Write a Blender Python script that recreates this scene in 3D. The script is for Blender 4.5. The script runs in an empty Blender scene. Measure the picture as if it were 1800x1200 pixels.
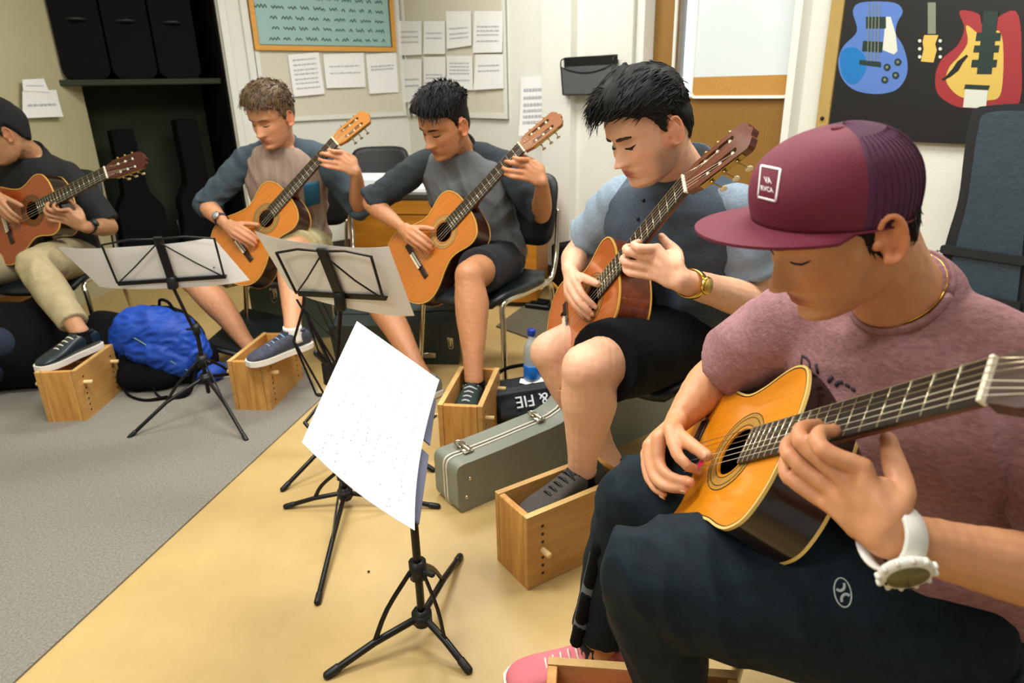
import bpy, math, random
import numpy as np
from mathutils import Vector, Matrix
from mathutils.geometry import tessellate_polygon
random.seed(7); rng = np.random.default_rng(7)
SC = bpy.context.scene
COL = SC.collection
A = lambda *v: np.array(v, float)
def nrm(v):
    v = np.asarray(v, float); return v/max(np.linalg.norm(v), 1e-12)

# ---------------------------------------------------------------- camera
CAM_H, PITCH, ROLL, F = 1.22, math.radians(20.5), math.radians(1.3), 1200.0
_d0 = A(0, -math.sin(PITCH), -math.cos(PITCH)); _r0 = A(1, 0, 0)
FW = A(0, math.cos(PITCH), -math.sin(PITCH))
RT = math.cos(ROLL)*_r0 + math.sin(ROLL)*_d0
DN = -math.sin(ROLL)*_r0 + math.cos(ROLL)*_d0
CP = A(0, 0, CAM_H)
cam = bpy.data.cameras.new('camera'); co = bpy.data.objects.new('camera', cam); COL.objects.link(co)
cam.sensor_width = 36; cam.lens = 24; cam.clip_start = .05; cam.clip_end = 60
M4 = Matrix.Identity(4)
for i in range(3):
    M4[i][0] = RT[i]; M4[i][1] = -DN[i]; M4[i][2] = -FW[i]; M4[i][3] = CP[i]
co.matrix_world = M4
cam.dof.use_dof = True; cam.dof.focus_distance = 1.45; cam.dof.aperture_fstop = 5.0
SC.camera = co
def ray(u, v): return RT*((u-900)/F) + DN*((v-600)/F) + FW
def at(u, v, Y): r = ray(u, v); return CP + r*(Y/r[1])
def atz(u, v, z=0.): r = ray(u, v); return CP + r*((z-CAM_H)/r[2])
def atp(u, v, q, n): r = ray(u, v); return CP + r*(np.dot(q-CP, n)/np.dot(r, n))

# ---------------------------------------------------------------- light and exposure
w = bpy.data.worlds.new('world'); SC.world = w; w.use_nodes = True
w.node_tree.nodes['Background'].inputs[0].default_value = (.95, .98, 1.0, 1)
w.node_tree.nodes['Background'].inputs[1].default_value = .27
SC.view_settings.view_transform = 'Standard'; SC.view_settings.look = 'None'
SC.view_settings.gamma = 1; SC.view_settings.use_curve_mapping = False
SC.view_settings.exposure = 0.28
LAMPS = [(-.9, 1.5, 50), (.95, 1.9, 40), (-.5, 3.6, 36), (1.3, .0, 9), (-2.3, 3.0, 5), (-1.2, -.2, 28)]
for x, y, p in LAMPS:
    l = bpy.data.lights.new('fluorescent_lamp', 'AREA'); l.shape = 'RECTANGLE'; l.size = 1.15; l.size_y = .5
    l.energy = p; l.color = (1, .985, .94)
    lo = bpy.data.objects.new('fluorescent_lamp', l); lo.location = (x, y, 2.62); COL.objects.link(lo)

# ---------------------------------------------------------------- materials
MATS = {}
def mat(name, col, rough=.5, metal=0., noise=0., nscale=20., stretch=(1, 1, 1), bump=0., bscale=200., col2=None,
        spec=.5, coat=0., attr=None, trans=0., kind='noise', sss=0., detail=4., coords='Object', alpha=1., sheen=0., bstretch=None):
    if name in MATS: return MATS[name]
    m = bpy.data.materials.new(name); m.use_nodes = True; nt = m.node_tree; b = nt.nodes['Principled BSDF']
    N, L = nt.nodes.new, nt.links.new
    def rgb(c): return (*[((x/255)/12.92 if x/255 <= .04045 else ((x/255+.055)/1.055)**2.4) for x in c], 1)
    b.inputs['Base Color'].default_value = rgb(col)
    b.inputs['Roughness'].default_value = rough; b.inputs['Metallic'].default_value = metal
    b.inputs['Specular IOR Level'].default_value = spec
    b.inputs['Coat Weight'].default_value = coat; b.inputs['Coat Roughness'].default_value = .08
    b.inputs['Transmission Weight'].default_value = trans
    b.inputs['Sheen Weight'].default_value = sheen
    b.inputs['Alpha'].default_value = alpha
    if sss:
        b.inputs['Subsurface Weight'].default_value = sss; b.inputs['Subsurface Radius'].default_value = (.012, .004, .002)
        b.inputs['Subsurface Scale'].default_value = .6
    tc = N('ShaderNodeTexCoord')
    def mapped(st):
        mp = N('ShaderNodeMapping'); mp.inputs['Scale'].default_value = st; L(tc.outputs[coords], mp.inputs[0]); return mp.outputs[0]
    if attr:
        at_ = N('ShaderNodeAttribute'); at_.attribute_name = attr
        if noise:
            n = N('ShaderNodeTexNoise'); n.inputs['Scale'].default_value = nscale; n.inputs['Detail'].default_value = 5; L(mapped(stretch), n.inputs['Vector'])
            r = N('ShaderNodeMapRange'); r.inputs[3].default_value = 1-noise; r.inputs[4].default_value = 1+noise; L(n.outputs['Fac'], r.inputs[0])
            mx = N('ShaderNodeVectorMath'); mx.operation = 'SCALE'; L(at_.outputs['Color'], mx.inputs[0]); L(r.outputs[0], mx.inputs['Scale'])
            L(mx.outputs[0], b.inputs['Base Color'])
        else: L(at_.outputs['Color'], b.inputs['Base Color'])
    elif noise or col2:
        c2 = rgb(col2) if col2 else tuple([max(0, x*(1-noise)) for x in rgb(col)[:3]]+[1])
        if kind == 'wave':
            n = N('ShaderNodeTexWave'); n.inputs['Scale'].default_value = nscale; n.inputs['Distortion'].default_value = 3; n.inputs['Detail'].default_value = 3
            n.inputs['Detail Scale'].default_value = 1.4; n.wave_profile = 'SIN'
        else:
            n = N('ShaderNodeTexNoise'); n.inputs['Scale'].default_value = nscale; n.inputs['Detail'].default_value = detail
            n.inputs['Roughness'].default_value = .65
        L(mapped(stretch), n.inputs['Vector'])
        r = N('ShaderNodeValToRGB'); r.color_ramp.elements[0].position = .3; r.color_ramp.elements[1].position = .7
        r.color_ramp.elements[0].color = c2; r.color_ramp.elements[1].color = rgb(col)
        L(n.outputs[0], r.inputs[0]); L(r.outputs[0], b.inputs['Base Color'])
    if bump:
        n = N('ShaderNodeTexNoise'); n.inputs['Scale'].default_value = bscale; n.inputs['Detail'].default_value = 3; L(mapped(bstretch or (1, 1, 1)), n.inputs['Vector'])
        bp = N('ShaderNodeBump'); bp.inputs['Strength'].default_value = min(1, bump); bp.inputs['Distance'].default_value = .004
        L(n.outputs['Fac'], bp.inputs['Height']); L(bp.outputs[0], b.inputs['Normal'])
    MATS[name] = m; return m
def emis(name, col, s):
    if name in MATS: return MATS[name]
    m = mat(name, col); b = m.node_tree.nodes['Principled BSDF']
    b.inputs['Emission Color'].default_value = (*[(x/255)**2.2 for x in col], 1); b.inputs['Emission Strength'].default_value = s; return m

# ---------------------------------------------------------------- object helpers
def tag(o, label=None, cat=None, group=None, kind=None):
    if label: o['label'] = label
    if cat: o['category'] = cat
    if group: o['group'] = group
    if kind: o['kind'] = kind
    return o
def origin(p):
    o = A(0, 0, 0)
    while p is not None: o = o + A(*p.location) if p.rotation_mode != 'QUATERNION' else o; p = p.parent
    return o
def mesh(name, V, Fc, m, parent=None, smooth=True, loc=None, world=False):
    """V in the parent's frame; with world=True, V in world coordinates (parents only translated)."""
    V = np.asarray(V, float)
    if world and parent is not None: V = V - origin(parent)
    if loc is not None: V = V - A(*loc)
    me = bpy.data.meshes.new(name); me.from_pydata(V.tolist(), [], [list(map(int, f)) for f in Fc]); me.update()
    if smooth: me.polygons.foreach_set('use_smooth', [True]*len(me.polygons))
    o = bpy.data.objects.new(name, me); COL.objects.link(o)
    if m is not None: me.materials.append(m)
    if parent is not None: o.parent = parent
    if loc is not None: o.location = tuple(loc)
    return o
def empty(name, loc, label=None, cat=None, group=None, rot=None):
    o = bpy.data.objects.new(name, None); o.empty_display_size = .05; COL.objects.link(o); o.location = tuple(loc)
    if rot is not None:
        m = Matrix([list(r) for r in rot]); o.rotation_mode = 'QUATERNION'; o.rotation_quaternion = m.to_quaternion()
    return tag(o, label, cat, group)
def sharp(o, ang=35):
    me = o.data; me.polygons.foreach_set('use_smooth', [True]*len(me.polygons))
    try: me.set_sharp_from_angle(angle=math.radians(ang))
    except Exception: pass
    return o

class G:
    """geometry collector"""
    def __init__(s): s.V = []; s.F = []; s.n = 0
    def add(s, V, Fc):
        V = np.asarray(V, float).reshape(-1, 3)
        s.F += [[int(i)+s.n for i in f] for f in Fc]; s.V.append(V); s.n += len(V); return s
    def box(s, c, size, R=None, bev=0.):
        c = A(*c); h = np.array(size, float)/2; R = np.eye(3) if R is None else np.asarray(R, float)
        if bev <= 0:
            P = np.array([[x, y, z] for z in (-1, 1) for y in (-1, 1) for x in (-1, 1)], float)*h
            return s.add(c + P@R.T, [(0, 2, 3, 1), (4, 5, 7, 6), (0, 1, 5, 4), (2, 6, 7, 3), (0, 4, 6, 2), (1, 3, 7, 5)])
        b = min(bev, min(h)*.95); P = []; idx = {}
        for z in (-1, 1):
            for y in (-1, 1):
                for x in (-1, 1):
                    sg = A(x, y, z)
                    for k in range(3):
                        q = sg*(h-b); q[k] = sg[k]*h[k]; idx[(x, y, z, k)] = len(P); P.append(q)
        Fs = []
        for k in range(3):
            a, bb = [i for i in range(3) if i != k]
            for sg in (-1, 1):
                q = []
                for u, v in ((-1, -1), (1, -1), (1, 1), (-1, 1)):
                    t = [0, 0, 0]; t[k] = sg; t[a] = u; t[bb] = v; q.append(idx[(*t, k)])
                flip = (sg > 0) == (k == 1)
                Fs.append(q[::-1] if flip else q)
        for k in range(3):
            a, bb = [i for i in range(3) if i != k]
            for u in (-1, 1):
                for v in (-1, 1):
                    t0 = [0, 0, 0]; t0[a] = u; t0[bb] = v; t1 = list(t0); t0[k] = -1; t1[k] = 1
                    Fs.append([idx[(*t0, a)], idx[(*t1, a)], idx[(*t1, bb)], idx[(*t0, bb)]])
        for z in (-1, 1):
            for y in (-1, 1):
                for x in (-1, 1): Fs.append([idx[(x, y, z, 0)], idx[(x, y, z, 1)], idx[(x, y, z, 2)]])
        P = np.array(P); out = []
        for f in Fs:   # consistent outward winding
            q = P[f]; nn = np.cross(q[1]-q[0], q[2]-q[0]); out.append(f if nn@q.mean(0) > 0 else f[::-1])
        return s.add(c + P@R.T, out)
    def loft(s, C, U, W, n=20, p=2., cap=True):
        """rings centred at C[i], half axes U[i], W[i] (vectors), superellipse power p"""
        C, U, W = [np.asarray(x, float) for x in (C, U, W)]
        a = np.linspace(0, 2*np.pi, n, endpoint=False); ca, sa = np.cos(a), np.sin(a)
        ex = 2./p; ca = np.sign(ca)*np.abs(ca)**ex; sa = np.sign(sa)*np.abs(sa)**ex
        V = C[:, None, :] + ca[None, :, None]*U[:, None, :] + sa[None, :, None]*W[:, None, :]
        m = len(C); Fs = []
        for i in range(m-1):
            for j in range(n):
                k = (j+1) % n; Fs.append((i*n+j, i*n+k, (i+1)*n+k, (i+1)*n+j))
        V = V.reshape(-1, 3)
        if cap: Fs.append(tuple(range(n))[::-1]); Fs.append(tuple((m-1)*n+j for j in range(n)))
        return s.add(V, Fs)
    def tube(s, P, r, n=12, ref=None, asp=1., round_ends=True, res=0, cap=True):
        """tube along P with radii r; asp = width ratio of the second axis; res = resample count"""
        P = np.asarray(P, float); r = np.broadcast_to(np.asarray(r, float), (len(P),)).copy()
        asp = np.broadcast_to(np.asarray(asp, float), (len(P),)).copy()
        if res:
            P, r, asp = crs(P, r, asp, res)
        T = np.gradient(P, axis=0); T /= np.linalg.norm(T, axis=1)[:, None]+1e-12
        if round_ends:
            k = 3; pre = []; post = []
            for i in range(k):
                a = math.pi/2*(i+.25)/k; pre.append((P[0]-T[0]*r[0]*math.cos(a)*.9, r[0]*math.sin(a), T[0], asp[0]))
                post.append((P[-1]+T[-1]*r[-1]*math.cos(a)*.9, r[-1]*math.sin(a), T[-1], asp[-1]))
            post = post[::-1]
            P = np.vstack([[x[0] for x in pre], P, [x[0] for x in post]]); r = np.r_[[x[1] for x in pre], r, [x[1] for x in post]]
            T = np.vstack([[x[2] for x in pre], T, [x[2] for x in post]]); asp = np.r_[[x[3] for x in pre], asp, [x[3] for x in post]]
        ref = A(0, 0, 1) if ref is None else np.asarray(ref, float)
        if abs(nrm(ref)@T[0]) > .95: ref = A(1, 0, 0) if abs(T[0][0]) < .8 else A(0, 1, 0)
        U = []; u = nrm(ref - T[0]*(ref@T[0]))
        for t in T: u = nrm(u - t*(u@t)); U.append(u)
        U = np.array(U); Wv = np.cross(T, U)
        return s.loft(P, U*r[:, None], Wv*(r*asp)[:, None], n, 2., cap)
    def ell(s, c, ax, n=16, m=10):
        """ellipsoid; ax = 3x3 rows = half axis vectors"""
        c = A(*c); ax = np.asarray(ax, float)
        if ax.ndim == 1: ax = np.diag(ax)
        V = [c+ax[2]]; 
        for i in range(1, m):
            t = math.pi*i/m
            for j in range(n):
                a = 2*math.pi*j/n; V.append(c + ax[2]*math.cos(t) + (ax[0]*math.cos(a)+ax[1]*math.sin(a))*math.sin(t))
        V.append(c-ax[2]); Fs = []
        for j in range(n): Fs.append((0, 1+j, 1+(j+1) % n))
        for i in range(m-2):
            for j in range(n):
                k = (j+1) % n; Fs.append((1+i*n+j, 1+(i+1)*n+j, 1+(i+1)*n+k, 1+i*n+k))
        e = len(V)-1
        for j in range(n): Fs.append((e, 1+(m-2)*n+(j+1) % n, 1+(m-2)*n+j))
        return s.add(np.array(V), Fs)
    def plate(s, loops, z0, z1, T=None):
        """extruded 2D polygon; loops[0] outer, the others holes; T = (origin, X, Y, Z)"""
        pts = [Vector((x, y, 0)) for l in loops for x, y in l]
        tri = tessellate_polygon([[Vector((x, y, 0)) for x, y in l] for l in loops])
        V2 = np.array([[p.x, p.y] for p in pts]); n = len(V2)
        V = np.vstack([np.c_[V2, np.full(n, z0)], np.c_[V2, np.full(n, z1)]])
        Fs = []
        for t in tri:
            a, b, c = V2[list(t)]
            cr = (b[0]-a[0])*(c[1]-a[1])-(b[1]-a[1])*(c[0]-a[0]); t = list(t) if cr > 0 else list(t)[::-1]
            Fs.append([i+n for i in t]); Fs.append(t[::-1])
        k = 0
        for li, l in enumerate(loops):
            m = len(l); ar = sum(l[i][0]*l[(i+1) % m][1]-l[(i+1) % m][0]*l[i][1] for i in range(m))
            for i in range(m):
                a, b = k+i, k+(i+1) % m; q = [a, b, b+n, a+n]
                if (ar > 0) != (li == 0): q = q[::-1]
                Fs.append(q)
            k += m
        if T is not None:
            o, X, Y, Z = [np.asarray(v, float) for v in T]; V = o + V[:, :1]*X + V[:, 1:2]*Y + V[:, 2:]*Z
        return s.add(V, Fs)
    def mk(s, name, m, parent=None, smooth=True, world=False, loc=None):
        return mesh(name, np.vstack(s.V), s.F, m, parent, smooth, loc, world)
def crs(P, r, asp, k):
    """Catmull-Rom resampling of points and radii, k subdivisions per segment"""
    n = len(P); o = []; X = np.c_[P, r, asp]; X = np.vstack([2*X[0]-X[1], X, 2*X[-1]-X[-2]])
    for i in range(n-1):
        a, b, c, d = X[i:i+4]
        for j in range(k):
            t = j/k; o.append(.5*(2*b+(-a+c)*t+(2*a-5*b+4*c-d)*t*t+(-a+3*b-3*c+d)*t**3))
    o.append(X[-2]); o = np.array(o); return o[:, :3], np.maximum(o[:, 3], 1e-4), o[:, 4]
def spline2(P, n=6, closed=True):
    P = np.array(P, float); N = len(P); o = []
    for i in range(N if closed else N-1):
        if closed: a, b, c, d = P[i-1], P[i], P[(i+1) % N], P[(i+2) % N]
        else: a, b, c, d = P[max(i-1, 0)], P[i], P[i+1], P[min(i+2, N-1)]
        for k in range(n):
            t = k/n; o.append(.5*((2*b)+(-a+c)*t+(2*a-5*b+4*c-d)*t*t+(-a+3*b-3*c+d)*t**3))
    if not closed: o.append(P[-1])
    return np.array(o)
def rrect(x0, y0, x1, y1, r, n=5):
    o = []
    for cx, cy, a0 in ((x1-r, y1-r, 0), (x0+r, y1-r, 90), (x0+r, y0+r, 180), (x1-r, y0+r, 270)):
        for i in range(n+1):
            a = math.radians(a0+90*i/n); o.append((cx+r*math.cos(a), cy+r*math.sin(a)))
    return o
def circ(cx, cy, r, n=32, ry=None): return [(cx+r*math.cos(2*math.pi*i/n), cy+(ry or r)*math.sin(2*math.pi*i/n)) for i in range(n)]

def snoise(P, f, seed=0, k=7):
    """smooth pseudo noise in about [-1,1] from warped sines"""
    r = np.random.default_rng(seed); D = r.normal(size=(k, 3)); D /= np.linalg.norm(D, axis=1)[:, None]
    fr = f*(.6+r.random(k)*.9); ph = r.random(k)*6.28
    Wp = P + .25/f*np.sin(P[:, [1, 2, 0]]*f*1.3+seed)
    return sum(np.sin(Wp@D[i]*fr[i]+ph[i]) for i in range(k))/k*1.6
def remeshed(g, voxel, smooth=4, name='tmp', fac=.5):
    """union of all solids in g as one continuous surface; returns a mesh"""
    o = g.mk(name, None, None); md = o.modifiers.new('r', 'REMESH'); md.mode = 'VOXEL'; md.voxel_size = voxel; md.adaptivity = 0
    if smooth:
        ms = o.modifiers.new('s', 'SMOOTH'); ms.factor = fac; ms.iterations = smooth
    dg = bpy.context.evaluated_depsgraph_get(); dg.update()
    me = bpy.data.meshes.new_from_object(o.evaluated_get(dg)); old = o.data
    bpy.data.objects.remove(o); bpy.data.meshes.remove(old); return me
def getco(me):
    c = np.empty(len(me.vertices)*3); me.vertices.foreach_get('co', c); return c.reshape(-1, 3)
def getno(me):
    c = np.empty(len(me.vertices)*3); me.vertices.foreach_get('normal', c); return c.reshape(-1, 3)
def setco(me, c): me.vertices.foreach_set('co', np.ascontiguousarray(c).ravel()); me.update()
def setattr_col(me, name, c):
    at_ = me.color_attributes.new(name, 'FLOAT_COLOR', 'POINT'); at_.data.foreach_set('color', np.c_[c, np.ones(len(c))].ravel())
def link_me(name, me, m, parent, world=True):
    c = getco(me)
    if world and parent is not None: setco(me, c-origin(parent))
    me.name = name; me.polygons.foreach_set('use_smooth', [True]*len(me.polygons))
    o = bpy.data.objects.new(name, me); COL.objects.link(o); me.materials.clear(); me.materials.append(m); o.parent = parent; return o
def textobj(name, body, size, m, parent, T, depth=.0005, xform=None):
    """lettering as a mesh, laid in the frame T = (origin, X, Y, Z)"""
    cu = bpy.data.curves.new('t', 'FONT'); cu.body = body; cu.size = size; cu.align_x = 'CENTER'; cu.align_y = 'CENTER'; cu.extrude = depth; cu.resolution_u = 3
    to = bpy.data.objects.new('t', cu); COL.objects.link(to); dg = bpy.context.evaluated_depsgraph_get(); dg.update()
    me = bpy.data.meshes.new_from_object(to.evaluated_get(dg)); bpy.data.objects.remove(to)
    V = getco(me)
    if xform is not None: V = xform(V)
    o, X, Y, Z = [np.asarray(v, float) for v in T]; V = o + V[:, :1]*X + V[:, 1:2]*Y + V[:, 2:]*Z
    setco(me, V - (origin(parent) if parent is not None else 0)); me.name = name
    ob = bpy.data.objects.new(name, me); COL.objects.link(ob); me.materials.clear(); me.materials.append(m); ob.parent = parent; return ob
def copy_tree(o, parent=None):
    c = o.copy(); COL.objects.link(c)
    if parent is not None: c.parent = parent
    for ch in list(o.children): copy_tree(ch, c)
    return c
# ================================================================ room shell
def rgb2(c): return tuple(c)
WHITE = mat('wall_paint', (226, 226, 216), .75, noise=.05, nscale=3, bump=.25, bscale=60)
BEIGE = mat('beige_wall', (180, 174, 138), .8, noise=.06, nscale=3)
TRIMW = mat('white_trim', (222, 223, 214), .5)
LINO = mat('linoleum', (190, 163, 108), .42, noise=.10, nscale=5, col2=(180, 153, 98), bump=.05, bscale=90)
CARP = mat('carpet', (150, 145, 134), .95, nscale=160, col2=(118, 114, 106), bump=.9, bscale=420, detail=2)
DARKB = mat('dark_baseboard', (52, 42, 38), .6)
BLACK = mat('black_plastic', (16, 17, 18), .45, spec=.4)
BLKM = mat('black_metal', (14, 14, 15), .35, metal=.3)
BLKF = mat('black_cloth', (12, 13, 15), .9, spec=.15, noise=.3, nscale=40, bump=.3, bscale=150)
CHROME = mat('chrome', (200, 196, 180), .18, metal=1.)
dR = nrm(A(.63, -.78, 0)); P0 = A(.35, 4.41, 0); nR = A(dR[1], -dR[0], 0)   # into the room
COR = A(-.798, 5.831, 0); dL = A(-.7779, -.6283, 0); nL = -np.cross(dL, A(0, 0, 1))
if nL @ (A(0, 2, 0)-COR) < 0: nL = -nL
if nR @ (A(0, 2, 0)-P0) < 0: nR = -nR
Z = A(0, 0, 1)
def onR(u, v): return atp(u, v, P0, nR)
def onL(u, v): return atp(u, v, COR, nL)
def struct(o): o['kind'] = 'structure'; return o
g = G(); g.box((0, 2.2, -.05), (11, 12, .1)); struct(g.mk('floor', LINO, smooth=False))
# carpet: a slab laid over the linoleum on the left, its edge runs from the front left to the back
ce0, ce1 = atz(110, 1165), atz(560, 742)
cd = nrm(ce1-ce0); ca = ce0-cd*2.6; cb = atz(566, 700)
pl = [(ca[0], ca[1]), (cb[0], cb[1]), (-.98, 2.98), (-3.2, 2.93), (-5.3, 2.9), (-5.3, -2.0)]
g = G(); g.plate([pl], .0005, .006); struct(g.mk('floor_carpet', CARP, smooth=False)).name = 'floor'
CH = 2.7
def wall(name, a, b, z0, z1, n, th, m):
    """a slab between plan points a and b, its room face on the line, thickness away from n"""
    g = G(); c = (a+b)/2 - n*th/2; d = nrm(b-a); c = A(c[0], c[1], (z0+z1)/2)
    g.box(c, (np.linalg.norm((b-a)[:2]), th, z1-z0), np.c_[d, n, Z]); return struct(g.mk(name, m, smooth=False))
# right wall with the door opening
sR = lambda s: P0 + dR*s
DA, DB = .70, 1.497       # door leaf span along the wall
wall('wall_right', COR, sR(DA-.04), 0, CH, nR, .15, WHITE)
wall('wall_right', sR(DB+.02), sR(5.2), 0, CH, nR, .15, WHITE)
wall('wall_right', sR(DA-.04), sR(DB+.02), 2.08, CH, nR, .15, WHITE)
# shallow pilaster left of the door
wall('trim_1', sR(-.146)+nR*.05, sR(.108)+nR*.05, 0, CH, nR, .05, WHITE)
# door frame, leaf and window
FR = G()
for s in (DA-.04, DB+.02):
    c = sR(s)+nR*.01; FR.box((c[0], c[1], 1.04), (.035, .14, 2.08), np.c_[dR, nR, Z])
FR.box(A(*sR((DA+DB)/2)[:2], 2.08)+nR*.01, (DB-DA+.1, .14, .035), np.c_[dR, nR, Z]); struct(FR.mk('trim_2', TRIMW, smooth=False))
for k, s in enumerate((.545, .59, .625)):
    c = sR(s)+nR*.012; g = G(); g.box((c[0], c[1], 1.05), (.018, .03, 2.1), np.c_[dR, nR, Z], .004); struct(g.mk('trim_%d' % (3+k), TRIMW, smooth=False))
DOORW = mat('door_wood', (150, 110, 48), .5, nscale=9, stretch=(9, 9, .5), col2=(120, 86, 36), kind='wave')
dz0, dz1, dw0, dw1 = 1.15, 1.95, DA+.115, DA+.255
door = G()
def dbox(a, b, z0, z1): c = sR((a+b)/2)-nR*.02; door.box((c[0], c[1], (z0+z1)/2), (b-a, .045, z1-z0), np.c_[dR, nR, Z])
dbox(DA-.02, dw0, 0, 2.06); dbox(dw1, DB, 0, 2.06); dbox(dw0, dw1, 0, dz0); dbox(dw0, dw1, dz1, 2.06)
dl = struct(door.mk('door_1', DOORW, smooth=False))
g = G(); c = sR((dw0+dw1)/2)-nR*.02; g.box((c[0], c[1], (dz0+dz1)/2), (dw1-dw0, .006, dz1-dz0), np.c_[dR, nR, Z])
GL = mat('pane_glass', (235, 245, 250), .02, trans=1., spec=.5); g.mk('pane', GL, dl, smooth=False, world=True)
g = G()
for s in (dw0, dw1):
    c = sR(s)+nR*.003; g.box((c[0], c[1], (dz0+dz1)/2), (.010, .012, dz1-dz0+.01), np.c_[dR, nR, Z])
for z in (dz0, dz1):
    c = sR((dw0+dw1)/2)+nR*.003; g.box((c[0], c[1], z), (dw1-dw0+.01, .012, .010), np.c_[dR, nR, Z])
g.mk('pane_moulding', TRIMW, dl, smooth=False, world=True)
# bright courtyard outside the door: pale building front, emission in place of sunlight, and shrubs
g = G(); c = sR(1.0)-nR*3.2; g.box((c[0], c[1], 1.6), (5, .2, 3.4), np.c_[dR, nR, Z]); struct(g.mk('wall_outside', emis('glowing_facade', (255, 255, 255), 2.6), smooth=False))
SH = mat('shrub_leaf', (90, 120, 90), .8, noise=.4, nscale=30)
o = empty('shrub', (c+nR*.6)*A(1, 1, 0), 'blurred green shrub outside, seen through the narrow door pane', 'shrub')
g = G()
for i in range(26):
    q = c + nR*(.6+.25*rng.random()) + dR*(rng.random()-.5)*1.2; g.ell((q[0], q[1], .55+.5*rng.random()), (.16, .16, .12), 7, 5)
g.mk('foliage', SH, o, world=True)
# left (board) wall, closet opening at its far end
sL = lambda s: COR + dL*s
cl0, cl1 = 1.395, 2.36
wall('wall_left', COR, sL(cl0), 0, CH, nL, .15, WHITE)
wall('wall_left', sL(cl0), sL(cl1), 2.3, CH, nL, .15, WHITE)
for k, s in enumerate((1.22, 1.365)):
    c = sL(s)+nL*.012; g = G(); g.box((c[0], c[1], CH/2), (.05, .03, CH), np.c_[dL, nL, Z], .004); struct(g.mk('trim_%d' % (6+k), TRIMW, smooth=False))
# closet: dark recess with a pale green-grey back and one shelf
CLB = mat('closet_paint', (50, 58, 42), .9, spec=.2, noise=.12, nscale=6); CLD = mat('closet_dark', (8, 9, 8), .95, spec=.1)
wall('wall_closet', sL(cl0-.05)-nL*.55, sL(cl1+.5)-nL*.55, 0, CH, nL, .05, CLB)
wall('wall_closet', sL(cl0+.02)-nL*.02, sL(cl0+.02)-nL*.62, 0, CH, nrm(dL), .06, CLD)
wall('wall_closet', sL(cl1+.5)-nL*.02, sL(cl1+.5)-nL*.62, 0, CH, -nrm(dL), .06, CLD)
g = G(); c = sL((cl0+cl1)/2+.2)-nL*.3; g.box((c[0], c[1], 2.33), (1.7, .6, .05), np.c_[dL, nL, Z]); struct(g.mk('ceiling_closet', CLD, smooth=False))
g = G(); c = sL((cl0+cl1)/2+.2)-nL*.30; g.box((c[0], c[1], 1.295), (1.45, .46, .035), np.c_[dL, nL, Z], .004)
tag(g.mk('closet_shelf', CLB, smooth=False), 'green-grey shelf board crossing the dark storage closet', 'shelf')
def case_outline(L, wd):
    p = [(0, -.16), (.02, -.17), (.2, -.185), (.36, -.15), (.48, -.15), (.56, -.11), (.64, -.075), (.98, -.07), (1.02, -.055)]
    p = [(x*L/1.02, y*wd/.37) for x, y in p]; p = p+[(x, -y) for x, y in p[::-1]]
    return [tuple(q) for q in spline2(p, 4)]
def closet_case(name, s, z0, L, wd, label, up=True, lean=0., grp=None):
    q = sL(s)-nL*.30; e = empty(name, (q[0], q[1], z0), label, 'instrument case', grp)
    X = Z*1. if up else dL*1.; Yv = dL if up else Z*1.
    X = nrm(X+dL*lean); Yv = nrm(np.cross(nL, X)); o_ = A(q[0], q[1], z0) + (0 if up else Z*.19)
    g = G(); g.plate([case_outline(L, wd)], -.07, .07, (o_+X*0, X, Yv, nL)); sharp(g.mk('case_shell', BLKF, e, world=True))
    g = G(); g.box(o_+X*L*.3+Yv*wd*.5+Z*0, (.12, .02, .03), np.c_[X, Yv, nL], .005); g.mk('handle', BLACK, e, world=True)
closet_case('guitar_case', 1.62, .0, 1.05, .36, 'black guitar case standing in the closet beside its right jamb', lean=.02)
closet_case('guitar_case', 2.02, .0, 1.0, .36, 'black guitar case standing in the middle of the closet, neck leaning left', lean=.03)
for k, (s, lb) in enumerate(((1.66, 'black case on the closet shelf, the right one'), (1.93, 'black case on the closet shelf, the middle one'), (2.20, 'black case on the closet shelf beside the beige wall'))):
    q = sL(s)-nL*.28; e = empty('instrument_case', (q[0], q[1], 1.315), lb, 'instrument case', 'cases on the closet shelf')
    g = G(); g.plate([rrect(-.128, 0, .128, .62, .06)], -.2, .2, (A(q[0], q[1], 1.315), dL, Z, nL)); sharp(g.mk('case_shell', BLKF, e, world=True))
    g = G(); g.tube([A(q[0], q[1], 1.65)+nL*.2-dL*.05, A(q[0], q[1], 1.65)+nL*.235, A(q[0], q[1], 1.65)+nL*.2+dL*.05], .01); g.mk('handle', BLACK, e, world=True)
# beige wall on the far left and the rest of the shell
BX = -2.68
bw = wall('wall_beige', A(BX, 4.62, 0), A(BX, -1.5, 0), 0, CH, A(1, 0, 0), .08, BEIGE)
g = G(); g.box((BX+.006, 4.2, .05), (.012, .9, .1)); struct(g.mk('baseboard_left', mat('beige_base', (190, 186, 150), .6), smooth=False))
g = G(); g.box((0, 2.0, CH+.03), (9, 9, .06)); struct(g.mk('ceiling', mat('ceiling_tile', (225, 225, 218), .9, noise=.1, nscale=60), smooth=False))
wall('baseboard_right', COR+nR*.012+dR*.05, sR(DA-.06)+nR*.012, 0, .1, nR, .012, DARKB); wall('baseboard_right', sR(DB+.05)+nR*.012, sR(5)+nR*.012, 0, .1, nR, .012, DARKB)
wall('baseboard_right', sR(-.146)+nR*.062, sR(.108)+nR*.062, 0, .1, nR, .012, DARKB)
wall('baseboard_back', COR+nL*.012, sL(1.2)+nL*.012, 0, .1, nL, .012, DARKB)
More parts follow.
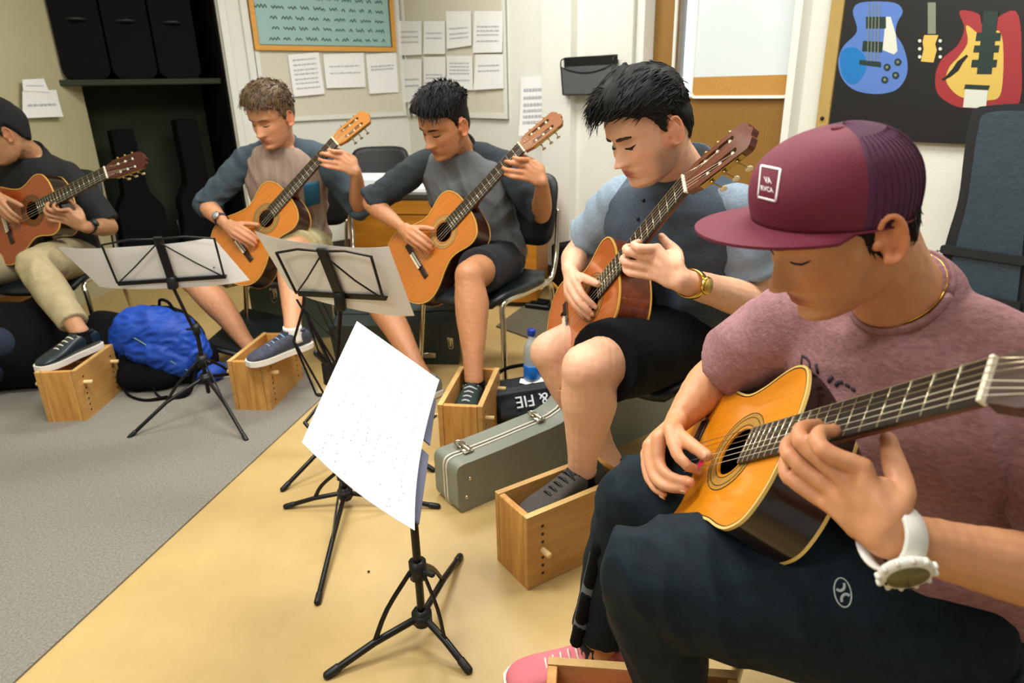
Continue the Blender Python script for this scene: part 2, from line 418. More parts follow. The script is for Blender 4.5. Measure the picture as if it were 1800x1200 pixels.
for k, (x, y, p) in enumerate(LAMPS):
    e = empty('ceiling_light', (x, y, 2.69), 'recessed fluorescent ceiling fixture, number %s along the room' % ['one', 'two', 'three', 'four', 'five', 'six'][k], 'ceiling light', 'ceiling fixtures')
    g = G(); g.box((x, y, 2.67), (1.24, .62, .05), None, .008); g.mk('housing', TRIMW, e, world=True, smooth=False)
# ================================================================ pin boards, papers, poster
BOARD = mat('tackboard', (212, 206, 186), .9, noise=.05, nscale=40); PAP = mat('paper', (238, 238, 236), .7); INK = mat('pale_ink', (176, 178, 184), .8)
INKD = mat('dark_ink', (52, 66, 66), .8)
def onwall(o, X, n, x0, x1, z0, z1, d0, d1, name, m, parent=None, r=0, world=True):
    g = G()
    loop = rrect(x0, z0, x1, z1, r) if r else [(x0, z0), (x1, z0), (x1, z1), (x0, z1)]
    Xo = X; nn = n
    if np.dot(np.cross(X, Z), n) < 0: pass
    g.plate([loop], d0, d1, (A(o[0], o[1], 0), X, Z, n)); return g.mk(name, m, parent, smooth=False, world=world)
def frame_strip(o, X, n, x0, x1, z0, z1, t, d1, name, m, parent, r=0):
    g = G(); r_ = r or .001
    g.plate([rrect(x0, z0, x1, z1, r_), rrect(x0+t, z0+t, x1-t, z1-t, max(r_-t, .0008))], .0, d1, (A(o[0], o[1], 0), X, Z, n)); return g.mk(name, m, parent, smooth=False, world=True)
def board(name, o, X, n, s0, s1, z0, z1, label):
    c = o+X*(s0+s1)/2; e = empty(name, (c[0], c[1], z0), label, 'pin board')
    onwall(o, X, n, s0, s1, z0, z1, .002, .018, 'panel', BOARD, e)
    frame_strip(o, X, n, s0, s1, z0, z1, .03, .026, 'frame', TRIMW, e); return e
board('pin_board', COR, dL, nL, .03, 1.19, 1.015, 2.05, 'tan pin board left of the room corner, below the framed teal poster')
board('pin_board', COR, dR, nR, .04, 1.30, 1.015, 2.05, 'tan pin board right of the room corner, covered with white pages')
def notice(o, X, n, P, label, lines, name='notice_sheet', curl=.012, grp=None, seed=0):
    """P = four wall pixels tl,tr,br,bl turned into wall points by fn"""
    q = [(float((p-o)@X), float(p[2])) for p in P]; c = o+X*np.mean([a for a, b in q]); zb = min(b for a, b in q)
    e = empty(name, (c[0], c[1], zb), label, 'paper', grp)
    tl, tr, br, bl = [np.array(k) for k in q]; N_, M_ = 5, 7; V = []; 
    for j in range(M_):
        for i in range(N_):
            t, s_ = j/(M_-1), i/(N_-1); p = (tl*(1-s_)+tr*s_)*(1-t)+(bl*(1-s_)+br*s_)*t
            V.append(A(o[0], o[1], 0)+X*p[0]+Z*p[1]+n*(.030+curl*t*t*(.6+.4*math.sin(s_*3+seed))))
    V = np.array(V); Fs = [(j*N_+i, j*N_+i+1, (j+1)*N_+i+1, (j+1)*N_+i) for j in range(M_-1) for i in range(N_-1)]
    nV = len(V); V2 = np.vstack([V, V-n*.0012]); F2 = Fs+[tuple(x+nV for x in f[::-1]) for f in Fs]
    mesh('page', V2, F2, PAP, e, world=True)
    g = G(); r = np.random.default_rng(seed+5)
    for (t0, w0, w1, h) in lines:
        s_ = w0
        while s_ < w1:
            ds = .03+.10*r.random(); s2 = min(s_+ds, w1); i = lambda s, t: ((tl*(1-s)+tr*s)*(1-t)+(bl*(1-s)+br*s)*t)
            V = [A(o[0], o[1], 0)+X*i(a, b)[0]+Z*i(a, b)[1]+n*(.0312+.0006+curl*b*b*(.6+.4*math.sin(a*3+seed))) for a, b in ((s_, t0), (s2, t0), (s2, t0+h), (s_, t0+h))]
            g.add(V, [(0, 1, 2, 3)]); s_ = s2+.02
    if lines: g.mk('print_lines', INK, e, world=True, smooth=False)
    return e
def txt(rows, h=.035, w0=.12, w1=.88): return [(t, w0, w1, h) for t in rows]
for k, (q, lb, rows) in enumerate([
    ([(503, 97), (557, 92), (567, 165), (513, 170)], 'white page under the teal poster, leftmost of its row of three', [.12, .24, .36, .46, .58, .68, .8]),
    ([(565, 96), (636, 93), (639, 153), (570, 155)], 'white page under the teal poster, middle of its row of three, two faint centred lines', [.35, .55]),
    ([(640, 96), (693, 92), (697, 162), (645, 165)], 'white page under the teal poster, rightmost of its row of three', [.3, .38])]):
    notice(COR, dL, nL, [onL(*p) for p in q], lb, txt(rows), seed=k)
for k, (q, lb, rows) in enumerate([
    ([(703, 37), (747, 37), (748, 96), (706, 98)], 'white page top left on the right pin board', [.3, .45, .6]),
    ([(751, 37), (788, 37), (789, 95), (752, 95)], 'narrow white page, second from left, upper row of the right board', [.35, .5]),
    ([(790, 20), (834, 20), (836, 80), (793, 86)], 'white page with curled bottom edge, third in the upper row, right board', [.45, .6, .72]),
    ([(840, 20), (890, 20), (891, 92), (838, 93)], 'white page with a block of print, far right of the upper row, right board', [.35, .45, .55, .7]),
    ([(712, 104), (747, 104), (748, 178), (716, 180)], 'white page lower left on the right board, partly behind the black-haired head', [.45, .6]),
    ([(750, 100), (789, 100), (790, 160), (752, 160)], 'white page second in the lower row of the right board', [.5, .6]),
    ([(791, 98), (836, 98), (838, 158), (793, 158)], 'white page with many faint lines, third in the lower row, right board', [.2, .3, .4, .5, .7]),
    ([(842, 96), (891, 95), (892, 155), (840, 158)], 'white page with a short heading, far right of the lower row, right board', [.3, .45])]):
    notice(COR, dR, nR, [onR(*p) for p in q], lb, txt(rows), seed=20+k)
notice(COR, dR, nR, [onR(*p) for p in [(922, 135), (966, 133), (970, 236), (923, 238)]], 'tall curled white notice taped beside the board, left of the black wall file', txt([.2, .33, .45, .55, .65, .75], .05), 'taped_notice', .03, seed=40)
# framed teal poster
TEAL = mat('poster_teal', (150, 186, 180), .35); ORF = mat('orange_wood_frame', (222, 160, 70), .4, noise=.15, nscale=12, stretch=(1, 1, 8))
a, b = onL(445, 60), onL(684, 88); s0, s1 = float((onL(690, 60)-COR)@dL), float((onL(441, 60)-COR)@dL); z0 = float(onL(560, 90)[2])
cfr = COR+dL*(s0+s1)/2; e = empty('framed_poster', (cfr[0], cfr[1], z0), 'teal poster of handwriting in an orange wooden frame on the left board', 'poster')
onwall(COR, dL, nL, s0, s1, z0, z0+.75, .02, .030, 'print', TEAL, e); frame_strip(COR, dL, nL, s0, s1, z0, z0+.75, .032, .045, 'frame', ORF, e)
frame_strip(COR, dL, nL, s0+.032, s1-.032, z0+.032, z0+.718, .005, .036, 'mat_edge', INKD, e)
g = G(); r = np.random.default_rng(3)
for row in range(9):
    zz = z0+.075+row*.066; s_ = s0+.09
    while s_ < s1-.12:
        ww = .03+.07*r.random(); m_ = int(ww/.012); pts = [A(*(COR+dL*(s_+i*.012))[:2], zz+(.011 if i % 2 else -.007)*(0.5+r.random()))+nL*.034 for i in range(m_+1)]
        if len(pts) > 1: g.tube(pts, .0028, 4, nL, res=2, round_ends=False)
        s_ += ww+.028
g.mk('handwriting', INKD, e, world=True)
# black mesh wall file
e0 = onR(1003, 103); s0, s1 = .065, .475; z0, z1 = 1.165, 1.365
c = sR((s0+s1)/2); e = empty('wall_file', (c[0], c[1], z0), 'black wire-mesh wall file holder on the white wall left of the door', 'wall file')
MESHM = mat('file_mesh', (92, 96, 98), .5, metal=.2, noise=.2, nscale=200)
g = G(); fr = lambda s, z, d: A(*sR(s)[:2], z)+nR*d
loopf = [(s0+.02, z0), (s1-.02, z0), (s1, z1-.045)] + [(s1-(s1-s0)*t, z1-.05-.035*math.sin(t*math.pi)) for t in (.15, .3, .45, .6, .75, .9)] + [(s0, z1-.045)]
g.plate([loopf], .085, .088, (A(*P0[:2], 0), dR, Z, nR)); g.mk('front_panel', MESHM, e, world=True, smooth=False)
g = G(); g.plate([[(s0, z0), (s1, z0), (s1, z1), (s0, z1)]], .055, .058, (A(*P0[:2], 0), dR, Z, nR)); g.mk('back_panel', MESHM, e, world=True, smooth=False)
g = G()
g.tube([fr(s0, z1, .058), fr(s0+.02, z0, .06), fr(s1-.02, z0, .06), fr(s1, z1, .058), fr(s0, z1, .058)], .0055, 6)
g.tube([fr(*loopf[i], .0885) for i in range(len(loopf))]+[fr(*loopf[0], .0885)], .004, 6, round_ends=False)
for s in (s0, s1): g.tube([fr(s, z1, .058), fr(s, z1-.03, .09), fr(s+(.02 if s == s0 else -.02), z0, .07)], .004, 6, res=4)
g.mk('wire_frame', BLKM, e, world=True)
g = G(); g.box(fr((s0+s1)/2, z1-.02, .056), (s1-s0, .012, .045), np.c_[dR, nR, Z]); g.mk('top_rail', BLACK, e, world=True, smooth=False)
g = G()
for s in (s0+.05, s1-.05): g.box(fr(s, z1-.03, .03), (.02, .058, .02), np.c_[dR, nR, Z])
g.mk('wall_bracket', BLACK, e, world=True, smooth=False)
# whiteboard with cork strip on the door
wb0, wb1 = .945, 1.487; wz0, wz1 = 1.142, 2.0
c = sR((wb0+wb1)/2); e = empty('whiteboard', (c[0], c[1], wz0), 'white board with a cork strip along its bottom, hung on the wooden door', 'whiteboard')
onwall(P0, dR, nR, wb0, wb1, wz0+.1, wz1, .004, .018, 'writing_surface', mat('whiteboard_face', (212, 222, 226), .25), e)
onwall(P0, dR, nR, wb0, wb1, wz0, wz0+.1, .004, .018, 'cork_strip', mat('cork', (190, 140, 66), .9, noise=.2, nscale=90), e)
frame_strip(P0, dR, nR, wb0, wb1, wz0, wz1, .013, .024, 'frame', mat('board_frame', (240, 240, 236), .3), e, .03)
# guitar poster on a wooden batten
ps0, ps1 = 1.69, 3.2; pz0 = .978
e = empty('guitar_poster', (*sR(2.3)[:2], pz0), 'black poster of electric guitars hanging from wooden battens on the right wall', 'poster')
PB = mat('poster_black', (9, 8, 10), .5)
onwall(P0, dR, nR, ps0, ps1, pz0, 2.3, .02, .026, 'print', PB, e)
g = G(); g.box(fr(1.655, 1.66, .014), (.055, .024, 1.28), np.c_[dR, nR, Z], .003); g.mk('batten', mat('batten_wood', (178, 150, 84), .5, noise=.2, nscale=10, stretch=(1, 1, .2)), e, world=True, smooth=False)
g = G(); g.ell(fr(1.655, 1.06, .028), (.009, .009, .009), 8, 6); g.mk('screw', BLACK, e, world=True)
def pp(pts, d0, d1, name, m, sp=True):
    q = [onR(*p) for p in pts]; q = [(float((p-P0)@dR), float(p[2])) for p in q]
    if sp: q = [tuple(x) for x in spline2(q, 5)]
    g = G(); g.plate([q], d0, d1, (A(*P0[:2], 0), dR, Z, nR)); return g.mk(name, m, e, world=True, smooth=False)
PBL = mat('print_blue', (82, 118, 188), .4); PBD = mat('print_deep_blue', (20, 110, 178), .4); PDK = mat('print_dark', (26, 48, 44), .4)
PWH = mat('print_cream', (205, 208, 196), .4); PRD = mat('print_red', (150, 44, 50), .4); PPK = mat('print_pink', (205, 120, 120), .4); PYL = mat('print_yellow', (204, 174, 84), .4); PGY = mat('print_grey', (120, 128, 110), .4)
pp([(1505, 20), (1512, 48), (1508, 62), (1488, 82), (1479, 108), (1486, 138), (1508, 158), (1545, 165), (1580, 158), (1598, 135), (1600, 108), (1592, 80), (1580, 60), (1583, 40), (1592, 20), (1575, 5), (1520, 5)], .026, .0275, 'blue_guitar_print', PBL)
pp([(1482, 100), (1490, 86), (1510, 84), (1526, 100), (1528, 122), (1516, 142), (1502, 148), (1487, 134)], .0275, .028, 'blue_shade_print', PBD)
pp([(1563, 30), (1571, 30), (1580, 60), (1583, 90), (1577, 96), (1557, 88)], .0275, .0284, 'pickguard_print', PWH, False)
pp([(1528, 30), (1563, 30), (1563, 50), (1528, 50)], .028, .029, 'pickup_print', PDK, False); pp([(1523, 72), (1558, 74), (1556, 92), (1521, 90)], .028, .029, 'pickup_print', PDK, False)
pp([(1517, 105), (1554, 109), (1554, 118), (1516, 113)], .028, .029, 'bridge_print', PDK, False)
g = G()
for x in (1533, 1539, 1545, 1551): g.add([onR(x, 5)+nR*.0295, onR(x+1.5, 5)+nR*.0295, onR(x-1.5, 108)+nR*.0295, onR(x-3, 108)+nR*.0295], [(0, 1, 2, 3)])
g.mk('string_print', PGY, e, world=True, smooth=False)
for x, y in ((1565, 118), (1584, 109), (1561, 140), (1580, 132)):
    pp([(x+6*math.cos(t), y+6*math.sin(t)) for t in np.linspace(0, 5.6, 9)], .028, .03, 'knob_print', PDK); pp([(x+2.5*math.cos(t), y+2.5*math.sin(t)) for t in np.linspace(0, 5.6, 7)], .03, .0305, 'knob_print', PGY)
pp([(1636, 5), (1650, 5), (1650, 60), (1636, 60)], .026, .027, 'neck_print', PGY, False)
pp([(1630, 62), (1655, 62), (1649, 78), (1652, 88), (1646, 110), (1624, 108), (1629, 86), (1627, 74)], .027, .028, 'headstock_print', PYL, False)
for k in range(3):
    for x in (1622, 1658): pp([(x+3*math.cos(t), 72+k*14+3*math.sin(t)) for t in np.linspace(0, 5.3, 6)], .027, .0284, 'tuner_print', PWH)
pp([(1692, 20), (1700, 50), (1688, 80), (1660, 105), (1649, 135), (1654, 165), (1680, 184), (1710, 190), (1790, 190), (1800, 100), (1790, 20), (1735, 45), (1725, 25)], .026, .0272, 'red_guitar_print', PRD)
pp([(1704, 45), (1706, 75), (1690, 100), (1674, 118), (1668, 140), (1680, 160), (1700, 172), (1740, 176), (1765, 160), (1765, 60), (1730, 62)], .0272, .028, 'sunburst_print', PYL)
pp([(1660, 139), (1668, 134), (1680, 120), (1688, 108), (1704, 96), (1707, 99), (1698, 110), (1690, 124), (1676, 135), (1664, 141)], .028, .0288, 'soundhole_print', PB, False)
for (x0, y0, x1, y1) in ((1722, 58, 1765, 72), (1718, 80, 1762, 92), (1714, 105, 1758, 118)): pp([(x0, y0), (x1, y0), (x1-2, y1), (x0-2, y1)], .0282, .0295, 'pickup_print', PDK, False)
pp([(1735, 20), (1760, 20), (1748, 130), (1722, 130)], .0284, .0292, 'neck_print', PDK, False)
pp([(1702, 155), (1742, 156), (1738, 190), (1698, 188)], .0284, .0296, 'tailpiece_print', PWH, False)
pp([(1702, 148), (1745, 150), (1742, 158), (1700, 156)], .0296, .0302, 'bridge_print', PDK, False)
# taped papers on the beige wall
for k, (q, lb) in enumerate(([[(30, 140), (68, 138), (76, 162), (30, 160)], 'small torn grey-white sheet taped high on the beige wall'], [[(30, 160), (90, 158), (100, 205), (30, 208)], 'wide grey-white sheet taped on the beige wall behind the beanie'])):
    P = [atp(u, v, A(BX, 0, 0), A(1, 0, 0)) for u, v in q]; notice(A(BX, 0, 0), A(0, 1, 0), A(1, 0, 0), P, lb, txt([.5], .08), 'taped_notice', .01, seed=60+k)
# ================================================================ things against the back
# wooden cabinet behind the second and third player, dark top, hasp
OAK = mat('cabinet_wood', (196, 130, 36), .42, nscale=4, stretch=(1, 1, 9), col2=(172, 108, 26), noise=.1)
cx = nrm(A(.95, -.18, 0)); cy = np.cross(Z, cx); ctop = .66
cA = atz(636, 375, ctop-.04); cB = atz(912, 400, ctop-.04)
cA = A(-.95, 4.02, 0); Wc = 1.12
e = empty('wooden_cabinet', cA+cx*Wc/2+cy*.3, 'orange-brown wooden cabinet with a dark top against the white wall, behind the seated players', 'cabinet')
R_ = np.c_[cx, cy, Z]
def cbx(x0, x1, y0, y1, z0, z1, name, m, b=.004):
    g = G(); g.box(cA+cx*(x0+x1)/2+cy*(y0+y1)/2+Z*(z0+z1)/2, (x1-x0, y1-y0, z1-z0), R_, b); return g.mk(name, m, e, smooth=False, world=True)
cbx(0, Wc, 0, .5, .03, ctop-.125, 'carcass', OAK); cbx(0, Wc, -.008, .5, ctop-.12, ctop-.035, 'lid', OAK); cbx(-.02, Wc+.02, -.02, .52, ctop-.033, ctop, 'top_board', mat('dark_laminate', (58, 54, 44), .4))
cbx(.02, Wc-.02, .02, .48, 0, .03, 'plinth', DARKB)
for x in (.26, .90): hp = cbx(x-.03, x+.03, -.02, -.006, ctop-.15, ctop-.09, 'hasp', CHROME, .003)
# papers and a white box on the cabinet
g = G(); g.box(cA+cx*.16+cy*.22+Z*(ctop+.035), (.42, .3, .07), R_, .004)
tag(g.mk('paper_stack', mat('white_paper_stack', (236, 238, 240), .6), smooth=False), 'thick white stack of paper on the cabinet top, beside the dark-haired player\'s elbow', 'paper stack')
g = G(); g.box(cA+cx*.5+cy*.12+Z*(ctop+.012), (.24, .18, .024), R_, .002)
tag(g.mk('paper_pile', PAP, smooth=False), 'low loose pile of white paper on the cabinet under the raised sleeve', 'paper stack')
# orange post of the desk frame right of the cabinet
g = G(); q = atz(906, 480, .0); q = at(907, 466, 3.75); g.box((q[0], q[1], q[2]-.0), (.05, .05, .24), None, .004)
# rug, pedal, small amplifier with yellow cable
g = G(); q = [atz(*p) for p in ((872, 575), (945, 601), (1030, 556), (935, 528))]
g.plate([[(p[0], p[1]) for p in q]], .0006, .008); tag(g.mk('floor_mat', mat('grey_mat', (98, 92, 72), .95, noise=.25, nscale=60, bump=.5), smooth=False), 'small grey-brown mat on the yellow floor behind the chrome chair', 'mat')
q = atz(950, 541); e = empty('foot_pedal', q, 'flat black pedal lying on the grey mat', 'pedal')
g = G(); g.box(q+Z*.022, (.15, .12, .028), np.c_[nrm(A(.8, -.4, 0)), nrm(A(.4, .8, 0)), Z], .006); g.mk('base', BLACK, e, world=True, smooth=False)
g = G(); g.box(q+Z*.041, (.10, .08, .01), np.c_[nrm(A(.8, -.4, 0)), nrm(A(.4, .8, 0)), Z], .004); g.mk('tread', BLKF, e, world=True, smooth=False)
q = A(.40, 3.98, 0); e = empty('amplifier', q, 'small black amplifier on the floor against the wall, behind the strumming hand', 'amplifier')
Ra = np.c_[dR, nR, Z]; g = G(); g.box(q+Z*.17, (.28, .18, .32), Ra, .012); g.mk('cabinet_box', BLKF, e, world=True, smooth=False)
g = G(); g.box(q+Z*.15+nR*.095, (.22, .01, .22), Ra, .004); g.mk('speaker_grille', BLACK, e, world=True, smooth=False)
g = G(); pts = [at(945, 497, 3.75), at(962, 494, 3.75), at(978, 505, 3.75), at(986, 525, 3.76), at(990, 560, 3.78), atz(1000, 585, .01)]
g.tube(pts, .009, 8, res=6); tag(g.mk('cable', mat('yellow_cable', (205, 150, 60), .5)), 'thick tan cable arching over the floor beside the black amplifier', 'cable')
# orange wooden box with black opening at the far left
q = A(-2.57, 3.48, 0); e = empty('wooden_crate', q, 'orange wooden box with a black opening at the left edge, behind the khaki leg', 'box')
g = G()
for (c, s) in (((0, 0, .01), (.2, .3, .02)), ((0, 0, .23), (.2, .3, .02)), ((-.09, 0, .12), (.02, .3, .2)), ((.09, 0, .12), (.02, .3, .2)), ((0, .14, .12), (.16, .02, .2))): g.box(q+A(*c), s)
g.mk('panels', OAK, e, world=True, smooth=False)
g = G(); g.box(q+A(0, -.03, .12), (.15, .18, .18)); g.mk('black_insert', BLACK, e, world=True, smooth=False)
# gig bag leaning on the right wall
GB = mat('gigbag_nylon', (44, 62, 74), .55, noise=.25, nscale=25, bump=.4, bscale=60); GBD = mat('gigbag_dark', (14, 17, 20), .7)
sb = 2.455; q = sR(sb)+nR*.16; e = empty('gig_bag', (q[0], q[1], 0), 'blue-grey padded gig bag with black edging leaning on the right wall', 'gig bag')
xs = [(-.15, .0), (-.17, .10), (-.165, .30), (-.15, .50), (-.135, .66), (-.12, .80), (-.125, .95), (-.125, 1.06), (-.10, 1.12)]
ol = [(x*1.05, z) for x, z in xs]; ol = ol+[(-x, z) for x, z in ol[::-1]]
X_ = dR; up_ = nrm(Z*1.0 - nR*.04 - dR*.05)
g = G(); g.plate([[tuple(p) for p in spline2(ol, 4)]], -.06, .05, (q, X_, up_, nR)); o = sharp(g.mk('body', GBD, e, world=True))
il = [(x*.72, .02+z*.965) for x, z in ol]
g = G(); g.plate([[tuple(p) for p in spline2(il, 4)]], .05, .066, (q, X_, up_, nR)); g.mk('front_panel', GB, e, world=True, smooth=False)
g = G(); g.plate([rrect(-.11, .12, .11, .42, .03)], .06, .085, (q, X_, up_, nR)); g.mk('pocket', GB, e, world=True, smooth=False)
for z0_, z1_ in ((.43, .47), (.60, .63)):
    g = G(); g.plate([rrect(-.15, z0_, .13, z1_, .008)], .06, .078, (q, X_, up_, nR)); g.mk('webbing', GBD, e, world=True, smooth=False)
sp_ = lambda x, z, d=.03: q+X_*x+up_*z+nR*d
g = G(); g.tube([sp_(-.14, .58), sp_(-.24, .52), sp_(-.25, .36), sp_(-.2, .2), sp_(-.17, .12)], .016, 8, res=5, ref=nR, asp=.3); g.mk('strap', GBD, e, world=True)
g = G(); g.tube([sp_(-.13, .60), sp_(-.17, .60), sp_(-.185, .565), sp_(-.15, .56), sp_(-.13, .60)], .005, 6, res=4); g.mk('buckle', CHROME, e, world=True)
# ================================================================ footstools
PLY = mat('plywood_face', (196, 150, 84), .55, nscale=6, stretch=(1, 1, 6), col2=(172, 122, 58)); 
PLYE = mat('plywood_edge', (206, 172, 108), .6, nscale=8, stretch=(1, 1, 30), col2=(178, 136, 80))
PINE = mat('pine_panel', (208, 158, 84), .5, nscale=7, stretch=(6, 6, .55), col2=(176, 116, 46), detail=3)
DOWEL = mat('dowel_wood', (224, 190, 130), .5)
def stool(f, l, sh, label, W=.155, Lg=.34, H=.218, peg=2, wide=1, fm=None):
    """f = floor point of the near corner, l = unit direction of the long side, sh = shelf height"""
    l = nrm(l); s = A(-l[1], l[0], 0)*wide; c = f + l*Lg/2 + s*W/2
    e = empty('footstool', (c[0], c[1], 0), label, 'footstool', 'wooden footstool boxes')
    R = np.c_[l, s, Z]; th = .018
    def P(x, y, z, sz, name, m, b=.0015):
        g = G(); g.box(c+l*x+s*y+Z*z, sz, R, b); return g.mk(name, m, e, world=True, smooth=False)
    for sg in (-1, 1): P(sg*(Lg/2-th/2), 0, H/2, (th, W-2*th-.002, H), 'end_panel', fm or PINE)
    for sg in (-1, 1):
        p = P(0, sg*(W/2-th/2), H/2, (Lg, th, H), 'side_panel', PLY)
        for xx in (-.36, .36):
            for k in range(7):
                if k == peg: continue
                g = G(); q = c+l*xx*Lg+s*sg*(W/2+.0004)+Z*(.035+k*.024); g.tube([q-s*sg*.001, q+s*sg*.0004], .0045, 8, round_ends=False); g.mk('peg_hole', BLACK, p, world=True, smooth=False)
        g = G(); g.box(c+s*sg*(W/2-th/2)+Z*(H+.0006), (Lg, th, .0012), R); g.mk('edge_ply', PLYE, p, world=True, smooth=False)
    P(0, 0, sh, (Lg-2*th-.004, W-2*th-.004, .016), 'foot_shelf', PLY)
    for xx in (-.36, .36):
        q = c+l*xx*Lg+Z*(.035+peg*.024); g = G(); g.tube([q-s*(W/2+.03), q+s*(W/2+.03)], .008, 10, round_ends=False); g.mk('dowel', DOWEL, e, world=True)
    return e
def sd(a, b): return nrm((atz(*b)-atz(*a)))
st1a = atz(160, 734); st1l = nrm(atz(198, 693)-st1a)
stool(atz(85, 744), A(-.05, .998, 0), .15, 'wooden box footstool at far left under a dark shoe with white sole', peg=5, wide=-1, Lg=.30)
stool(atz(414, 722), A(.10, .995, 0), .15, 'wooden box footstool standing on the carpet edge under a navy shoe', peg=5, wide=-1)
stool(atz(775, 811), A(.16, .98, 0), .095, 'wooden box footstool on the yellow floor under a black and grey lace-up shoe', peg=5, wide=-1)
stool(atz(928, 1038), A(.84, .54, 0), .138, 'wooden box footstool with a column of peg holes under a grey shoe', peg=3, W=.15)
stool(A(.055, .99, 0), A(.97, -.12, 0), .12, 'wooden box footstool cut by the bottom edge, behind the pink shoe', peg=3, W=.15, wide=-1)
# ================================================================ chairs
SEATM = mat('seat_vinyl', (20, 30, 32), .35, bump=.3, bscale=220); BACKM = mat('back_plastic', (18, 19, 22), .5, bump=.2, bscale=200)
def chair(c, f, label, grp='black stacking chairs', sh=.44, seatc=None, back=True, bh=.73, name='stacking_chair'):
    f = nrm(f); l = A(-f[1], f[0], 0)   # l points to the sitter's left... mirrored pair anyway
    e = empty(name, (c[0], c[1], 0), label, 'chair', grp); c = A(c[0], c[1], 0)
    # seat: a dished slab with a waterfall front
    n, m = 13, 15; V = []
    def sp(i, j, off):
        x = (i/(n-1)-.5)*2; y = (j/(m-1)-.5)*2
        hw = .215*(1-.10*max(0, y))*(1-.12*abs(y)**6); 
        z = sh + .012*x*x - .006 - (.035*max(0, (y-.55)/.45)**2) + .02*max(0, (-y-.7)/.3)**2
        return c + l*x*hw + f*y*.205*(1-.10*abs(x)**6) + Z*(z+off)
    top = [sp(i, j, 0) for j in range(m) for i in range(n)]; bot = [sp(i, j, -.022) for j in range(m) for i in range(n)]
    Fs = []; N0 = n*m
    for j in range(m-1):
        for i in range(n-1): q = [j*n+i, j*n+i+1, (j+1)*n+i+1, (j+1)*n+i]; Fs.append(q); Fs.append([x+N0 for x in q[::-1]])
    edge = [i for i in range(n)]+[j*n+n-1 for j in range(1, m)]+[(m-1)*n+i for i in range(n-2, -1, -1)]+[j*n for j in range(m-2, 0, -1)]
    for k in range(len(edge)): a, b = edge[k], edge[(k+1) % len(edge)]; Fs.append([b, a, a+N0, b+N0])
    mesh('seat', np.array(top+bot), Fs, seatc or SEATM, e, world=True)
    if back:
        V = []; n2, m2 = 13, 11
        def bp(i, j, off):
            x = (i/(n2-1)-.5)*2; y = (j/(m2-1)-.5)*2; k = (abs(x)**5+abs(y)**5)**(1/5) if (x or y) else 1; s_ = max(abs(x), abs(y))/k if k else 1
            xx, yy = x*s_, y*s_
            return c - f*(.235+.035*(yy+1)-.035*xx*xx + off) + l*xx*.205 + Z*(bh-.02+yy*.155)
        V = [bp(i, j, 0) for j in range(m2) for i in range(n2)]+[bp(i, j, .018) for j in range(m2) for i in range(n2)]; Fs = []; N0 = n2*m2
        for j in range(m2-1):
            for i in range(n2-1): q = [j*n2+i, j*n2+i+1, (j+1)*n2+i+1, (j+1)*n2+i]; Fs.append(q[::-1]); Fs.append([x+N0 for x in q])
        edge = [i for i in range(n2)]+[j*n2+n2-1 for j in range(1, m2)]+[(m2-1)*n2+i for i in range(n2-2, -1, -1)]+[j*n2 for j in range(m2-2, 0, -1)]
        for k in range(len(edge)): a, b = edge[k], edge[(k+1) % len(edge)]; Fs.append([a, b, b+N0, a+N0])
        mesh('backrest', np.array(V), Fs, BACKM, e, world=True)
    for s in (-1, 1):
        g = G(); r = .0115
        q = lambda x, y, z: c+l*s*x+f*y+Z*z
        g.tube([q(.235, .20, .006), q(.215, .175, .30), q(.205, .165, sh-.05), q(.205, .13, sh-.025), q(.205, 0, sh-.027), q(.207, -.16, sh-.025), q(.21, -.20, sh-.04), q(.215, -.215, .30), q(.235, -.255, .006)], r, 10, res=5)
        g.mk('leg_frame', CHROME, e, world=True)
        if back:
            g = G(); g.tube([q(.207, -.12, sh-.03), q(.212, -.20, sh-.005), q(.212, -.235, sh+.06), q(.205, -.26, bh-.16), q(.20, -.275, bh-.02)], r, 10, res=5); g.mk('back_post', CHROME, e, world=True)
        for y, z0 in ((.20, 0), (-.255, 0)):
            g = G(); g.tube([q(.235, y, .001), q(.2345, y-.001, .022)], .0145, 10, round_ends=False); g.mk('foot_cap', BLACK, e, world=True)
    g = G(); g.tube([c+l*.2-f*.10+Z*(sh-.032), c-l*.2-f*.10+Z*(sh-.032)], .009, 8); g.mk('crossbar', CHROME, e, world=True)
    return e
chair(A(-.11, 2.86, 0), A(-.57, -.82, 0), 'black chair with chrome legs under the black-haired player in the raglan shirt', sh=.435)
chair(A(-2.28, 3.33, 0), A(.12, -1, 0), 'black stacking chair under the seated player in khaki trousers', sh=.40)
chair(A(-1.06, 3.36, 0), A(-.1, -1, 0), 'black stacking chair under the player in the taupe shirt with grey sleeves', sh=.43)
chair(A(.47, 1.98, 0), A(-.8, -.6, 0), 'black stacking chair under the player in the grey-blue button shirt', sh=.43)
chair(A(.69, .90, 0), A(-.93, -.2, 0), 'black stacking chair with curved chrome tube at the lower right corner', sh=.43)
# empty chair by the back wall
chair(A(-.90, 4.78, 0), A(.05, -1, 0), 'empty black chair standing behind the wooden cabinet against the wall', sh=.44, bh=.70)
